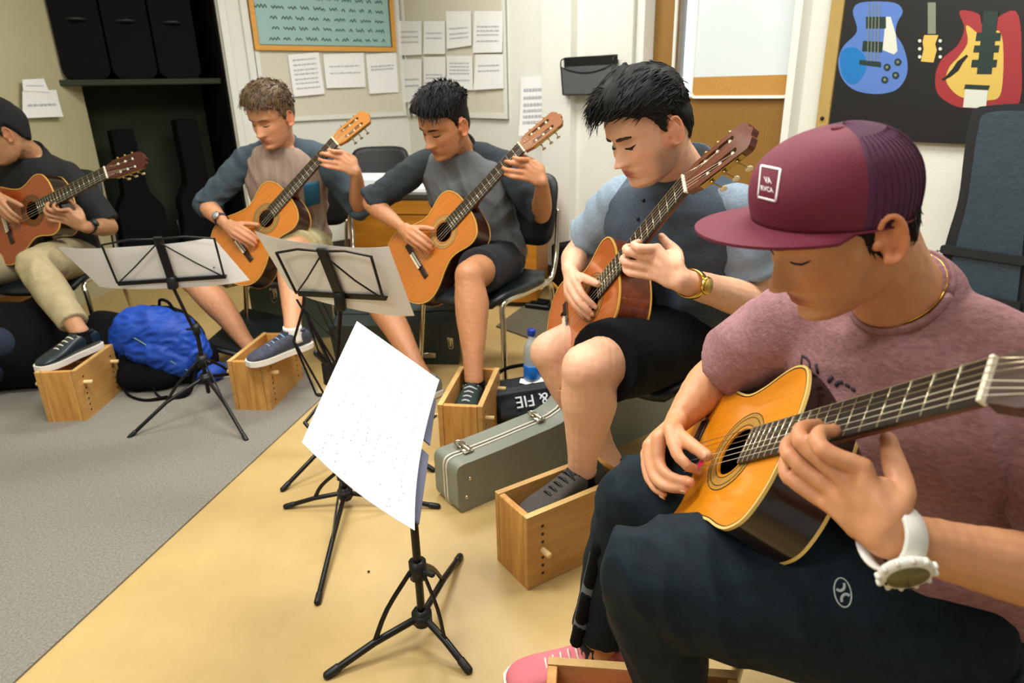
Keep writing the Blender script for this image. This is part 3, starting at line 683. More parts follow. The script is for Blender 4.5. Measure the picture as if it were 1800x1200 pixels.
# ================================================================ music stands
def tripod(e, c, hz, feet, rod=.0075, collar=.30):
    """c = plan centre, hz = height of lower hub, feet = floor points"""
    c = A(c[0], c[1], 0)
    for ft in feet:
        ft = A(ft[0], ft[1], .008); hub = c+Z*hz; d = nrm((ft-c)*A(1, 1, 0))
        g = G(); up = c+Z*collar+d*.018; knee = hub*.45+ft*.55; kn = c + (ft-c)*.52 + Z*(hz*.62)
        g.tube([up, up*.5+kn*.5+d*.012, kn], rod*.8, 6, ref=Z, asp=.5, res=3); g.mk('brace', BLKM, e, world=True)
        g = G(); g.tube([hub+d*.015, kn, ft], rod, 8); lg = g.mk('leg', BLKM, e, world=True)
        g = G(); t = nrm(ft-kn); g.tube([ft-t*.022, ft+t*.004], rod*1.2, 8); g.mk('rubber_foot', BLACK, lg, world=True)
    g = G(); g.tube([c+Z*(hz-.02), c+Z*(hz+.02)], .019, 12, round_ends=False); g.tube([c+Z*(hz-.012), c+Z*(hz+.012)], .024, 12, round_ends=False); g.mk('lower_hub', BLACK, e, world=True)
    g = G(); g.tube([c+Z*(collar-.022), c+Z*(collar+.022)], .02, 12, round_ends=False); g.tube([c+Z*collar, c+Z*collar+A(.035, -.02, 0)], .007, 8); g.mk('collar', BLACK, e, world=True)
def desk(e, hub, X, U, N, W=.42, H=.24, top=.40, wires=True, lip=1.):
    """folding wire desk; hub = bottom centre, X across, U up the desk, N towards the paper"""
    r = .0035; Q = lambda x, y, z=0: hub+X*x+U*y+N*z
    g = G(); g.box(Q(0, H*.48, 0), (.030, H*1.12, .010), np.c_[X, U, N], .002); g.mk('centre_bar', BLKM, e, world=True, smooth=False)
    for s in (-1, 1):
        g = G(); g.tube([Q(s*.012, H, -.002), Q(s*top/2*.5, H+.004, -.003), Q(s*top/2, H-.012, -.002)], r, 6, ref=N); g.mk('top_wire', BLKM, e, world=True)
        g = G(); g.tube([Q(s*top/2, H-.012, -.002), Q(s*W/2*.98, .005, -.002)], r*1.15, 6, ref=N); g.mk('side_wire', BLKM, e, world=True)
        g = G(); g.tube([Q(s*.008, H*.9, -.006), Q(s*W*.27, H*.42, -.010), Q(s*W*.46, .012, -.006)], r*.8, 6, ref=N); g.mk('diagonal_wire', BLKM, e, world=True)
        g = G(); g.box(Q(s*W/4, -.004, .006*lip), (W/2, .018, .005), np.c_[X, U, N], .0015); g.box(Q(s*W/4, -.012, .018 if lip > 0 else -.004), (W/2, .004, .028 if lip > 0 else .008), np.c_[X, U, N], .001); g.mk('ledge', BLKM, e, world=True, smooth=False)
        if lip > 0: g = G(); g.tube([Q(s*W*.42, -.01, .03), Q(s*W*.42, .02, .034), Q(s*W*.40, .03, .020)], r*.7, 6, res=3); g.mk('page_clip', BLKM, e, world=True)
def sheetmusic(P, n, label, seed, panels=2, bow=.01, marks=True, staff=True, name='sheet_music', ex=None):
    """P = tl,tr,br,bl world corners; n = printed side"""
    tl, tr, br, bl = P; c = (tl+tr+br+bl)/4
    e = empty(name, c, label, 'sheet music'); NN, MM = 17, 9; V = []
    sf = lambda s, t: (tl*(1-s)+tr*s)*(1-t)+(bl*(1-s)+br*s)*t + n*(bow*math.sin(math.pi*s)*(1 if ex is None else 0) + (ex(s, t) if ex else 0))
    V = [sf(i/(NN-1), j/(MM-1)) for j in range(MM) for i in range(NN)]
    Fs = [(j*NN+i, j*NN+i+1, (j+1)*NN+i+1, (j+1)*NN+i) for j in range(MM-1) for i in range(NN-1)]
    V = np.array(V); k = len(V); mesh('page', np.vstack([V, V-n*.0006]), [f for f in Fs]+[tuple(x+k for x in f[::-1]) for f in Fs], SHEET, e, world=True)
    if marks:
        r = np.random.default_rng(seed); g = G(); gs = G()
        for pn in range(panels):
            s0 = pn/panels+.03; s1 = (pn+1)/panels-.03
            for row in range(8):
                t0 = .16+row*.10
                if staff:
                    for q in range(5):
                        t = t0+q*.009; pts = [sf(s, t)+n*.0006 for s in np.linspace(s0, s1, 9)]; w_ = (bl-tl)*.0016
                        for a, b in zip(pts[:-1], pts[1:]): gs.add([a, b, b+w_, a+w_], [(0, 1, 2, 3)])
                s = s0+.02
                while s < s1:
                    t = t0+.036*r.random(); p = sf(s, t)+n*.0009; a_ = (tr-tl)*.0045; b_ = (bl-tl)*.010
                    g.add([p-a_, p-b_*.6, p+a_, p+b_*.6], [(0, 1, 2, 3)]); g.add([p+a_*.8, p+a_*1.1, p+a_*1.1-b_*3.4, p+a_*.8-b_*3.4], [(0, 1, 2, 3)])
                    s += .014+.03*r.random() if staff else (.012+.05*r.random() if r.random() < .75 else .2)
        if staff: gs.mk('staff_lines', INK, e, world=True, smooth=False)
        g.mk('notes', MAT_NOTE, e, world=True, smooth=False)
    return e, sf
SHEET = mat('sheet_paper', (240, 240, 242), .75); MAT_NOTE = mat('note_ink', (140, 142, 152), .8)
# stand one (left)
c1 = atz(352, 700, .0)*A(1, 1, 0); c1 = A(-1.22, 2.50, 0)
e = empty('music_stand', c1, 'black folding music stand on the carpet in front of the blue backpack', 'music stand', 'folding music stands')
feet = [atz(230, 770), atz(433, 775), A(-1.16, 2.83, 0)]
tripod(e, c1, .16, feet, collar=.235)
h1 = at(302, 492, 2.49); n1 = nrm(A(-.18, .93, .36)); X1 = nrm(np.cross(n1, Z)); U1 = np.cross(X1, n1)
if U1[2] < 0: U1 = -U1
g = G(); g.tube([c1+Z*.10, A(c1[0], c1[1], h1[2]-.20)], .0085, 8); g.mk('lower_tube', BLKM, e, world=True)
g = G(); g.tube([A(c1[0], c1[1], h1[2]-.24), h1-Z*.03], .0065, 8); g.mk('upper_tube', BLKM, e, world=True)
g = G(); g.tube([A(c1[0], c1[1], h1[2]-.22), A(c1[0], c1[1], h1[2]-.18)], .014, 10, round_ends=False); g.tube([A(c1[0], c1[1], h1[2]-.2), A(c1[0]-.035, c1[1], h1[2]-.2)], .005, 8); g.mk('tube_clamp', BLACK, e, world=True)
g = G(); g.box(h1-Z*.01, (.035, .03, .05), None, .006); g.mk('tilt_joint', BLACK, e, world=True)
P_ = lambda u, v: atp(u, v, h1, n1)
desk(e, h1, X1, U1, n1, W=float(np.linalg.norm(P_(222, 502)-P_(414, 500))), H=float((P_(262, 420)-h1)@U1), top=float(np.linalg.norm(P_(162, 440)-P_(362, 437))))
q1 = [atp(u, v, h1+n1*.012, n1) for u, v in ((97, 442), (372, 424), (438, 500), (172, 512))]
sheetmusic(q1, n1, 'wide sheet music seen from behind on the left music stand, curling at its left end', 1, 3, ex=lambda s, t: .03*(2*abs(s-.5))**3+.012*math.sin(6*s)*(1-t)*0)
# stand two (middle)
c2 = A(-.53, 1.83, 0)
e = empty('music_stand', c2, 'black folding music stand on the yellow floor in the middle, pages seen from behind', 'music stand', 'folding music stands')
tripod(e, c2, .045, [atz(559, 1060), atz(505, 893), atz(768, 893)], collar=.12)
h2 = at(597, 520, 1.86); n2 = nrm(A(.22, .88, .42)); X2 = nrm(np.cross(n2, Z)); U2 = np.cross(X2, n2)
if U2[2] < 0: U2 = -U2
g = G(); g.tube([c2+Z*.03, A(*c2[:2], .36)], .009, 8); g.mk('lower_tube', BLKM, e, world=True)
g = G(); g.tube([A(*c2[:2], .34), h2-Z*.03], .0065, 8); g.mk('upper_tube', BLKM, e, world=True)
g = G(); g.tube([A(*c2[:2], .34), A(*c2[:2], .39)], .015, 10, round_ends=False); g.tube([A(*c2[:2], .365), A(c2[0]+.035, c2[1], .365)], .005, 8); g.mk('tube_clamp', BLACK, e, world=True)
g = G(); g.box(h2-Z*.015, (.03, .03, .06), None, .006); g.mk('tilt_joint', BLACK, e, world=True)
P_ = lambda u, v: atp(u, v, h2, n2)
desk(e, h2, X2, U2, n2, W=float(np.linalg.norm(P_(527, 515)-P_(680, 545)))*1.05, H=float((P_(559, 440)-h2)@U2), top=float(np.linalg.norm(P_(483, 443)-P_(653, 463))))
q2 = [atp(u, v, h2+n2*.012, n2) for u, v in ((440, 415), (678, 443), (724, 565), (503, 518))]
sheetmusic(q2, n2, 'wide sheet music seen from behind on the middle music stand', 2, 2, ex=lambda s, t: .025*(2*abs(s-.5))**3)
# stand four: folded stand behind the middle one
c4 = A(-.56, 2.14, 0)
e = empty('music_stand', c4, 'black folding music stand with its wire desk folded down, behind the bright sheet', 'music stand', 'folding music stands')
tripod(e, c4, .12, [atz(499, 862), A(-.40, 2.43, 0), A(-.28, 2.02, 0)], collar=.17)
T4 = at(578, 640, 2.13)
g = G(); g.tube([c4+Z*.1, T4], .009, 8); g.mk('tube', BLKM, e, world=True)
g = G(); g.box(T4-Z*.03, (.045, .035, .09), None, .008); g.tube([T4+Z*.0, T4+A(-.03, -.02, .05)], .012, 8); g.mk('tilt_joint', BLACK, e, world=True)
W4 = lambda u, v, Y=2.10: at(u, v, Y)
for a, b, rr, nm in (((522, 527), (590, 640), .004, 'fold_arm'), ((533, 540), (588, 655), .006, 'fold_arm'), ((538, 470), (533, 540), .005, 'side_wire'), ((533, 540), (516, 600), .0045, 'side_wire'), ((516, 600), (556, 694), .004, 'top_wire'), ((519, 603), (571, 695), .004, 'top_wire'), ((535, 545), (564, 630), .003, 'diagonal_wire'), ((545, 508), (590, 600), .0025, 'diagonal_wire'), ((552, 500), (600, 600), .0025, 'diagonal_wire'), ((533, 540), (563, 572), .003, 'diagonal_wire'), ((563, 572), (596, 602), .003, 'diagonal_wire')):
    g = G(); g.tube([W4(*a), (W4(*a)+W4(*b))/2, W4(*b)], rr, 6); g.mk(nm, BLKM, e, world=True)
g = G(); q = W4(566, 694); g.box(q, (.035, .012, .012), None, .003); g.mk('ledge_end', BLACK, e, world=True)
# stand three (front)
e3p = [A(-.388, 1.598, .677), A(-.203, 1.534, .523), A(-.19, .995, .486), A(-.375, 1.058, .64)]
n3 = nrm(A(.63, -.04, .77)); X3 = nrm(e3p[3]-e3p[0]); Y3 = np.cross(n3, X3)
c3 = A(-.225, 1.27, 0)
e = empty('music_stand', c3, 'black folding music stand in the foreground holding the bright white pages', 'music stand', 'folding music stands')
tripod(e, c3, .065, [atz(600, 1170)+A(-.02, -.03, 0), atz(808, 983), atz(822, 1180)], collar=.20, rod=.0085)
h3 = A(-.235, 1.27, .52)
g = G(); g.tube([c3+Z*.05, A(*c3[:2], .40)], .0095, 10); g.mk('lower_tube', BLKM, e, world=True)
g = G(); g.tube([A(*c3[:2], .38), h3-n3*.03], .007, 8); g.mk('upper_tube', BLKM, e, world=True)
g = G(); g.box(h3-n3*.035, (.035, .035, .05), None, .006); g.mk('tilt_joint', BLACK, e, world=True)
U3 = nrm(e3p[0]-e3p[1]); Xw = nrm(np.cross(U3, n3)); U3 = nrm(np.cross(n3, Xw))
pm = (e3p[1]+e3p[2])/2
desk(e, pm-n3*.016+U3*.045, Xw, U3, n3, W=.42, H=.165, top=.34, lip=-1.)
ee, sf3 = sheetmusic([e3p[0], e3p[3], e3p[2], e3p[1]], n3, 'bright white double page of printed music on the front music stand', 3, 2, staff=False, ex=lambda s, t: .03*(s-.55)**2*4*(.3+.7*t)-.012*math.sin(3*t)*s)
# blue-grey folder edges behind the pages
FOLD = mat('folder_blue', (92, 98, 120), .5)
for a, b in ((.0, .37), (.44, .86)):
    g = G(); o_ = e3p[1]-n3*.012; X = nrm(e3p[2]-e3p[1]); Lg = .54
    g.box(o_+X*Lg*(a+b)/2-U3*.012+U3*.10, (Lg*(b-a), .23, .004), np.c_[X, U3, n3], .001)
    tag(g.mk('folder', FOLD, smooth=False), 'blue-grey folder edge behind the bright pages, %s piece' % ('farther' if a < .3 else 'nearer'), 'folder', 'folders on the front stand')
# ================================================================ hard case, bags, bottle, floor things
def inset_(P, d):
    n = len(P); o = []
    for i in range(n):
        t = P[(i+1) % n]-P[i-1]; t = t/max(np.linalg.norm(t), 1e-9); o.append(P[i]+np.array([-t[1], t[0]])*d)
    return np.array(o)
def hardcase(p0, d, L, ws, th, m, label, rim=True, name='hard_case', tilt=0.):
    """case standing on its long edge; p0 = floor point at the middle of the neck end, d = direction to the body"""
    d = nrm(d); s = A(-d[1], d[0], 0); e = empty(name, p0, label, 'instrument case')
    up = nrm(Z+s*tilt); s2 = np.cross(d, up)*-1
    prof = [(0, .01), (0, ws[0])]
    xs = np.linspace(0, 1, 9)
    top = [(x*L, ws[0]+(ws[1]-ws[0])*t) for x, t in ((0, 0), (.25, .03), (.42, .12), (.52, .6), (.60, .78), (.68, .72), (.75, .72), (.86, 1.), (.95, .96), (1., .7))]
    bot = [(L, .12), (L*.97, .02), (L*.85, .0), (.14, 0.), (.09, 0.), (.03, .0), (.008, .008)]
    loop = [(0, .03), (0, .06), (0, ws[0]-.05), (0, ws[0]-.025), (.008, ws[0]-.006), (.03, ws[0]), (.07, ws[0])]+top[1:]+bot
    lp = spline2(loop, 4); g = G()
    for a, b, sc in ((-th/2, -th*.36, 0), (-th*.36, -.004, 1), (.004, th*.36, 1), (th*.36, th/2, 0)):
        g.plate([[tuple(x) for x in lp]], a, b, (p0, d, up, s2))
    o = g.mk('shell', m, e, world=True, smooth=True); bv = o.modifiers.new('b', 'BEVEL'); bv.width = .016; bv.segments = 3; bv.limit_method = 'ANGLE'; sharp(o, 50)
    if rim:
        c_ = lp.mean(0); g = G()
        for z0 in (-.010, .006):
            ar_ = sum(lp[i][0]*lp[(i+1) % len(lp)][1]-lp[(i+1) % len(lp)][0]*lp[i][1] for i in range(len(lp))); big = [tuple(x) for x in inset_(lp, -.0035 if ar_ > 0 else .0035)]
            g.plate([big], z0-.003, z0+.003, (p0, d, up, s2))
        g.mk('rim', mat('case_rim', (215, 212, 196), .35), e, world=True, smooth=False)
    return e, (lambda x, y, z: p0+d*x+up*y+s2*z), lp, (d, up, s2)
GCASE = mat('grey_case_shell', (128, 134, 122), .42, noise=.06, nscale=5, bump=.15, bscale=300)
pc = (atz(815, 921)+atz(778, 885))/2; dc = nrm(A(.80, .60, 0))
dc = nrm(atz(1005, 838)-atz(815, 921)); e, q, lp, fr_ = hardcase(pc+A(-.02, .05, 0), dc, 1.06, (.165, .40), .135, GCASE, 'grey hard guitar case lying on its edge on the yellow floor under the chair')
def latch(e, o, X, Y, N, sz=1.):
    R = np.c_[X, Y, N]
    g = G(); g.box(o+N*.003, (.035*sz, .05*sz, .005), R, .0015); pl_ = g.mk('latch_plate', CHROME, e, world=True)
    g = G(); g.tube([o+N*.007+Y*.02*sz, o+N*.010-Y*.03*sz], .007*sz, 8); g.mk('latch_lever', CHROME, pl_, world=True)
    g = G(); t = [o+N*.008+X*x*sz+Y*y*sz for x, y in ((-.012, -.01), (-.012, -.042), (0, -.052), (.012, -.042), (.012, -.01))]; g.tube(t, .0028*sz, 6, res=3); g.mk('latch_bail', CHROME, pl_, world=True)
latch(e, q(.075, .168, 0), fr_[0], fr_[2]*-1, fr_[1]); latch(e, q(.36, .185, 0), fr_[0], fr_[2]*-1, fr_[1], .9)
for x, y in ((-.002, .055), (-.002, .115)):
    pass
for x, y in ((.03, .05), (.045, .11)):
    g = G(); pz = q(x, y, 0); 
    g.ell(q(x, y, -.0675 if (fr_[2]@A(0, -1, 0)) < 0 else .0675), (.007, .007, .007), 10, 6); g.mk('rivet', CHROME, e, world=True)
# dark case leaning behind the second player's shin; black case behind the third player's leg
e, q, lp, fr_ = hardcase(A(-1.34, 3.42, 0), A(.96, .12, 0), .80, (.30, .40), .15, mat('green_case', (92, 108, 98), .5, noise=.15, nscale=5), 'grey-green hard case on the floor behind the taupe-shirted player\'s shins', rim=False)
latch(e, q(.12, .26, -.07), fr_[0], fr_[1], -fr_[2])
e, q, lp, fr_ = hardcase(A(-.83, 3.12, 0), A(.97, -.08, 0), .60, (.24, .26), .20, mat('dark_case', (36, 48, 46), .5, noise=.2, nscale=6), 'dark green-black hard case on the floor behind the black-haired player\'s legs', rim=False, tilt=-.25)
latch(e, q(.56, .16, -.095), fr_[0], fr_[1], -fr_[2], .8)
g = G(); g.box(q(.44, .08, -.103), (.09, .03, .006), np.c_[fr_[0], fr_[1], fr_[2]], .002); g.mk('latch_plate', CHROME, e, world=True)
# white plastic tub behind the folded stand
g = G(); q0 = atz(566, 585)*A(1, 1, 0); g.loft([q0+Z*z for z in (.0, .01, .10, .20, .215)], [A(r, 0, 0) for r in (.05, .062, .068, .060, .045)], [A(0, r, 0) for r in (.05, .062, .068, .060, .045)], 20, 3)
tag(g.mk('white_jug', mat('white_plastic', (226, 226, 214), .4)), 'white plastic tub on the floor seen through the folded stand wires', 'container')
# blue backpack
def blob(parts, voxel, m, name, parent, fold=0., fs=25., seed=0, smooth=6):
    g = G()
    for p in parts:
        if p[0] == 'e': g.ell(p[1], p[2], 20, 14)
        elif p[0] == 'b': g.box(p[1], p[2], p[3] if len(p) > 3 else None)
        else: g.tube(p[1], p[2], 14, res=4, asp=p[3] if len(p) > 3 else 1.)
    me = remeshed(g, voxel, smooth)
    if fold:
        c = getco(me); n = getno(me); c = c + n*(fold*(1-np.abs(snoise(c, fs, seed))*1.6)[:, None]); setco(me, c)
    return link_me(name, me, m, parent)
bb = A(-1.57, 2.86, 0); bpk = None
e = empty('backpack', bb, 'slumped bright blue and black backpack on the carpet between the first two footstools', 'backpack')
BLUE = mat('backpack_blue', (10, 72, 180), .6, noise=.25, nscale=14, bump=.4, bscale=70)
blob([('e', bb+A(-.02, .05, .20), (.27, .17, .20)), ('e', bb+A(-.17, .02, .12), (.15, .14, .13)), ('e', bb+A(.16, 0, .12), (.16, .14, .13)), ('e', bb+A(-.05, -.1, .07), (.2, .12, .08))], .012, BLKF, 'bag_body', e, .012, 22, 3)
bp_ = blob([('t', [bb+A(-.19, -.02, .20), bb+A(-.12, -.03, .29), bb+A(0, -.03, .30), bb+A(.14, -.03, .25), bb+A(.22, -.04, .16)], [.09, .115, .12, .12, .09]), ('t', [bb+A(-.10, -.08, .22), bb+A(.05, -.10, .19), bb+A(.17, -.10, .13)], [.07, .085, .07])], .008, BLUE, 'blue_panel', e, .009, 26, 9, 8)
for _k in range(1): _c = getco(bp_.data); _n = getno(bp_.data); setco(bp_.data, _c+_n*(.006*(1-np.abs(snoise(_c*A(1, 1, 2.4), 55, 21))*2))[:, None])
g = G(); g.tube([bb+A(-.24, -.02, .30), bb+A(-.16, -.12, .33), bb+A(-.03, -.155, .28), bb+A(.12, -.17, .18), bb+A(.22, -.16, .11)], .0035, 6, res=5); g.mk('piping', mat('piping_green', (110, 150, 140), .5), e, world=True)
g = G(); g.tube([bb+A(-.20, .02, .34), bb+A(-.14, -.07, .375), bb+A(-.02, -.10, .35), bb+A(.05, -.1, .34)], .012, 8, res=5, asp=.6); g.mk('zip', BLKF, e, world=True)
g = G(); g.tube([bb+A(.0, .08, .39), bb+A(.03, .05, .44), bb+A(.08, .04, .43), bb+A(.10, .06, .37)], .009, 8, res=5); g.mk('grab_handle', BLKF, e, world=True)
g = G(); g.tube([bb+A(-.02, -.16, .08), bb+A(.06, -.25, .01), bb+A(.16, -.30, .012), bb+A(.25, -.26, .03), bb+A(.24, -.12, .08)], .014, 8, res=5, asp=.35); g.mk('shoulder_strap', BLKF, e, world=True)
g = G(); g.tube([bb+A(-.22, -.12, .06), bb+A(-.12, -.24, .02), bb+A(.02, -.32, .012), bb+A(.14, -.30, .02)], .012, 8, res=5, asp=.35); g.mk('waist_strap', BLKF, e, world=True)
blob([('e', bb+A(.27, -.02, .05), (.10, .10, .055))], .008, BLUE, 'side_pocket', e, .005, 30, 4)
e.scale = (.74, .74, .84)
# black jacket or soft bag between footstool and backpack
jb = A(-1.80, 3.02, 0)
o = blob([('e', jb+A(0, 0, .10), (.20, .16, .13)), ('e', jb+A(.14, -.06, .08), (.16, .12, .10)), ('e', jb+A(-.10, .05, .14), (.14, .12, .13))], .012, BLKF, 'soft_bag', None, .014, 24, 11)
tag(o, 'crumpled black bag heaped between the first footstool and the blue backpack', 'bag')
# navy bag at the far left
nb = A(-2.22, 2.84, 0)
e = empty('duffel_bag', nb, 'large navy-black duffel bag on the floor behind the far left footstool', 'bag')
NAVY = mat('navy_cloth', (16, 34, 58), .8, noise=.35, nscale=12, bump=.3, bscale=80)
blob([('e', nb+A(0, 0, .18), (.26, .17, .20)), ('e', nb+A(-.2, .02, .13), (.2, .16, .15)), ('e', nb+A(.12, .1, .22), (.15, .12, .16))], .013, BLKF, 'bag_body', e, .012, 18, 5)
blob([('e', nb+A(-.10, -.12, .16), (.18, .10, .10)), ('e', nb+A(.05, -.08, .24), (.1, .09, .09))], .012, NAVY, 'front_pocket', e, .01, 22, 6)
g = G(); g.tube([nb+A(-.4, -.35, .012), nb+A(-.1, -.42, .012), nb+A(.14, -.40, .012)], .011, 8, res=4, asp=.4); g.mk('strap', BLKF, e, world=True)
# black binder / laptop case with white pages
q = A(-1.25, 3.10, .125); Xb = nrm(A(.93, -.36, -.10)); Yb = nrm(A(.42, .86, .30)); Nb = np.cross(Xb, Yb); Yb = np.cross(Nb, Xb); Rb = np.c_[Xb, Yb, Nb]
e = empty('binder', q*A(1, 1, 0), 'black binder leaning against a case between the backpack and the second footstool', 'binder')
g = G(); g.box(q+Nb*.022, (.30, .30, .012), Rb, .004); g.mk('cover', mat('binder_black', (22, 32, 32), .4, bump=.2, bscale=120), e, world=True, smooth=False)
g = G(); g.box(q-Nb*.012, (.30, .30, .012), Rb, .004); g.mk('back_cover', mat('binder_black', (22, 32, 32), .4), e, world=True, smooth=False)
g = G(); g.box(q+Nb*.004, (.285, .285, .020), Rb, .001); g.mk('pages', PAP, e, world=True, smooth=False)
g = G(); g.box(q+Nb*.0285+Xb*.12-Yb*.03, (.014, .030, .001), Rb); g.mk('mark', PAP, e, world=True, smooth=False)
# black drawstring bag with white letters, bottle on it
kb = A(.07, 2.40, 0)
e = empty('sports_bag', kb, 'small black bag with white capital letters lying upside down behind the grey hard case', 'bag')
Xk = nrm(A(.95, .30, 0)); Nk = nrm(A(.25, -.80, .55)); Yk = np.cross(Nk, Xk); Rk = np.c_[Xk, Yk, Nk]
blob([('b', kb+A(0, .02, .085), (.34, .13, .12), np.c_[Xk, np.cross(Z, Xk), Z]), ('e', kb+A(-.10, -.02, .07), (.09, .08, .075)), ('b', kb+Nk*.045+Z*.075, (.30, .12, .03), Rk)], .008, mat('bag_black', (24, 30, 36), .6, noise=.3, nscale=20, bump=.3, bscale=60), 'bag_body', e, .003, 25, 2)
BTX = mat('bag_lettering', (214, 222, 226), .6)
textobj('lettering', 'K & FIE', .062, BTX, e, (kb+Nk*.076+Z*.07+Xk*.01, -Xk, -Yk, Nk), .002)
g = G(); g.tube([kb+A(-.16, .02, .14), kb+A(-.10, .10, .17), kb+A(.05, .14, .18), kb+A(.22, .2, .2), kb+A(.34, .26, .2)], .009, 8, res=5, asp=.5); g.mk('cord', BLKF, e, world=True)
qb = kb+A(.005, .04, .148); e = empty('water_bottle', qb, 'clear plastic bottle with blue cap and blue label standing on the lettered black bag', 'bottle')
def lathe(g, c, prof, n=20): g.loft([c+Z*z for r, z in prof], [A(r, 0, 0) for r, z in prof], [A(0, r, 0) for r, z in prof], n); return g
g = G(); lathe(g, qb, [(.028, 0), (.032, .006), (.032, .02), (.031, .085), (.032, .11), (.030, .135), (.022, .160), (.0135, .172), (.0125, .188)]); g.mk('bottle_body', mat('bottle_plastic', (176, 182, 180), .12, alpha=.72), e, world=True)
g = G(); lathe(g, qb, [(.0325, .012), (.0335, .014), (.0335, .062), (.0325, .066)]); g.mk('label_band', mat('label_blue', (22, 110, 200), .4), e, world=True)
g = G(); lathe(g, qb, [(.0150, .184), (.0160, .186), (.0160, .205), (.0145, .208)]); g.mk('bottle_cap', mat('cap_blue', (20, 50, 150), .4), e, world=True)
g = G(); V = [qb+A(*v) for v in ((-.05, -.035, .002), (0, -.055, -.004), (.05, -.045, .004), (.055, .0, .012), (.0, .0, .0), (-.045, .0, .004))]
g.add(V+[v+A(0, 0, .0015) for v in V], [(0, 1, 4, 5), (1, 2, 3, 4), (6, 11, 10, 7), (7, 10, 9, 8), (0, 6, 7, 1), (1, 7, 8, 2), (2, 8, 9, 3), (3, 9, 10, 4), (4, 10, 11, 5), (5, 11, 6, 0)])
tag(g.mk('crumpled_napkin', PAP, smooth=False), 'crumpled white paper under the water bottle on the black bag', 'paper')
# crumb on the floor
g = G(); g.ell(atz(648, 1004, .004), (.004, .003, .003), 6, 5); tag(g.mk('crumb', BLACK), 'tiny dark crumb on the yellow floor left of the front music stand', 'crumb')
# ================================================================ classical guitars
GP = {5: ([.282, 1.212, .472], [[.202, .513, -.834], [-.78, .599, .179], [.592, .615, .521]]),
      4: ([.111, 2.039, .415], [[.356, .015, -.934], [-.588, .78, -.212], [.726, .625, .287]]),
      3: ([-.505, 2.866, .422], [[.69, -.475, -.546], [-.147, .647, -.749], [.708, .597, .376]]),
      2: ([-1.346, 3.091, .45], [[.724, -.607, -.328], [.054, .525, -.85], [.688, .597, .413]]),
      1: ([-2.471, 3.207, .615], [[.908, -.279, -.313], [-.215, .333, -.918], [.361, .9, .243]])}
for k in GP:
    R = np.array(GP[k][1]); x = nrm(R[:, 0]); z = nrm(R[:, 2]-x*(R[:, 2]@x)); GP[k] = (A(*GP[k][0]), np.c_[x, np.cross(z, x), z])
def gp(k, x, y, z): return GP[k][0]+GP[k][1]@A(x, y, z)
GO = [(0, 0), (.004, .06), (.03, .125), (.075, .17), (.125, .184), (.18, .172), (.24, .140), (.295, .119), (.34, .122), (.385, .136), (.42, .140), (.455, .125), (.478, .085), (.486, .04), (.487, 0)]
GOUT = spline2(GO+[(x, -y) for x, y in GO[-2:0:-1]], 5)
def inset(P, d):
    n = len(P); o = []
    for i in range(n):
        t = P[(i+1) % n]-P[i-1]; t = t/np.linalg.norm(t); o.append(P[i]+np.array([-t[1], t[0]])*d)
    return np.array(o)
_a = sum(GOUT[i][0]*GOUT[(i+1) % len(GOUT)][1]-GOUT[(i+1) % len(GOUT)][0]*GOUT[i][1] for i in range(len(GOUT)))
if _a < 0: GOUT = GOUT[::-1]
def ins(d): return inset(GOUT, d)
NUT, SCL = .812, .65
fret = lambda n: NUT-SCL*(1-2**(-n/12)); hw = lambda x: .026+.005*(NUT-x)/.325
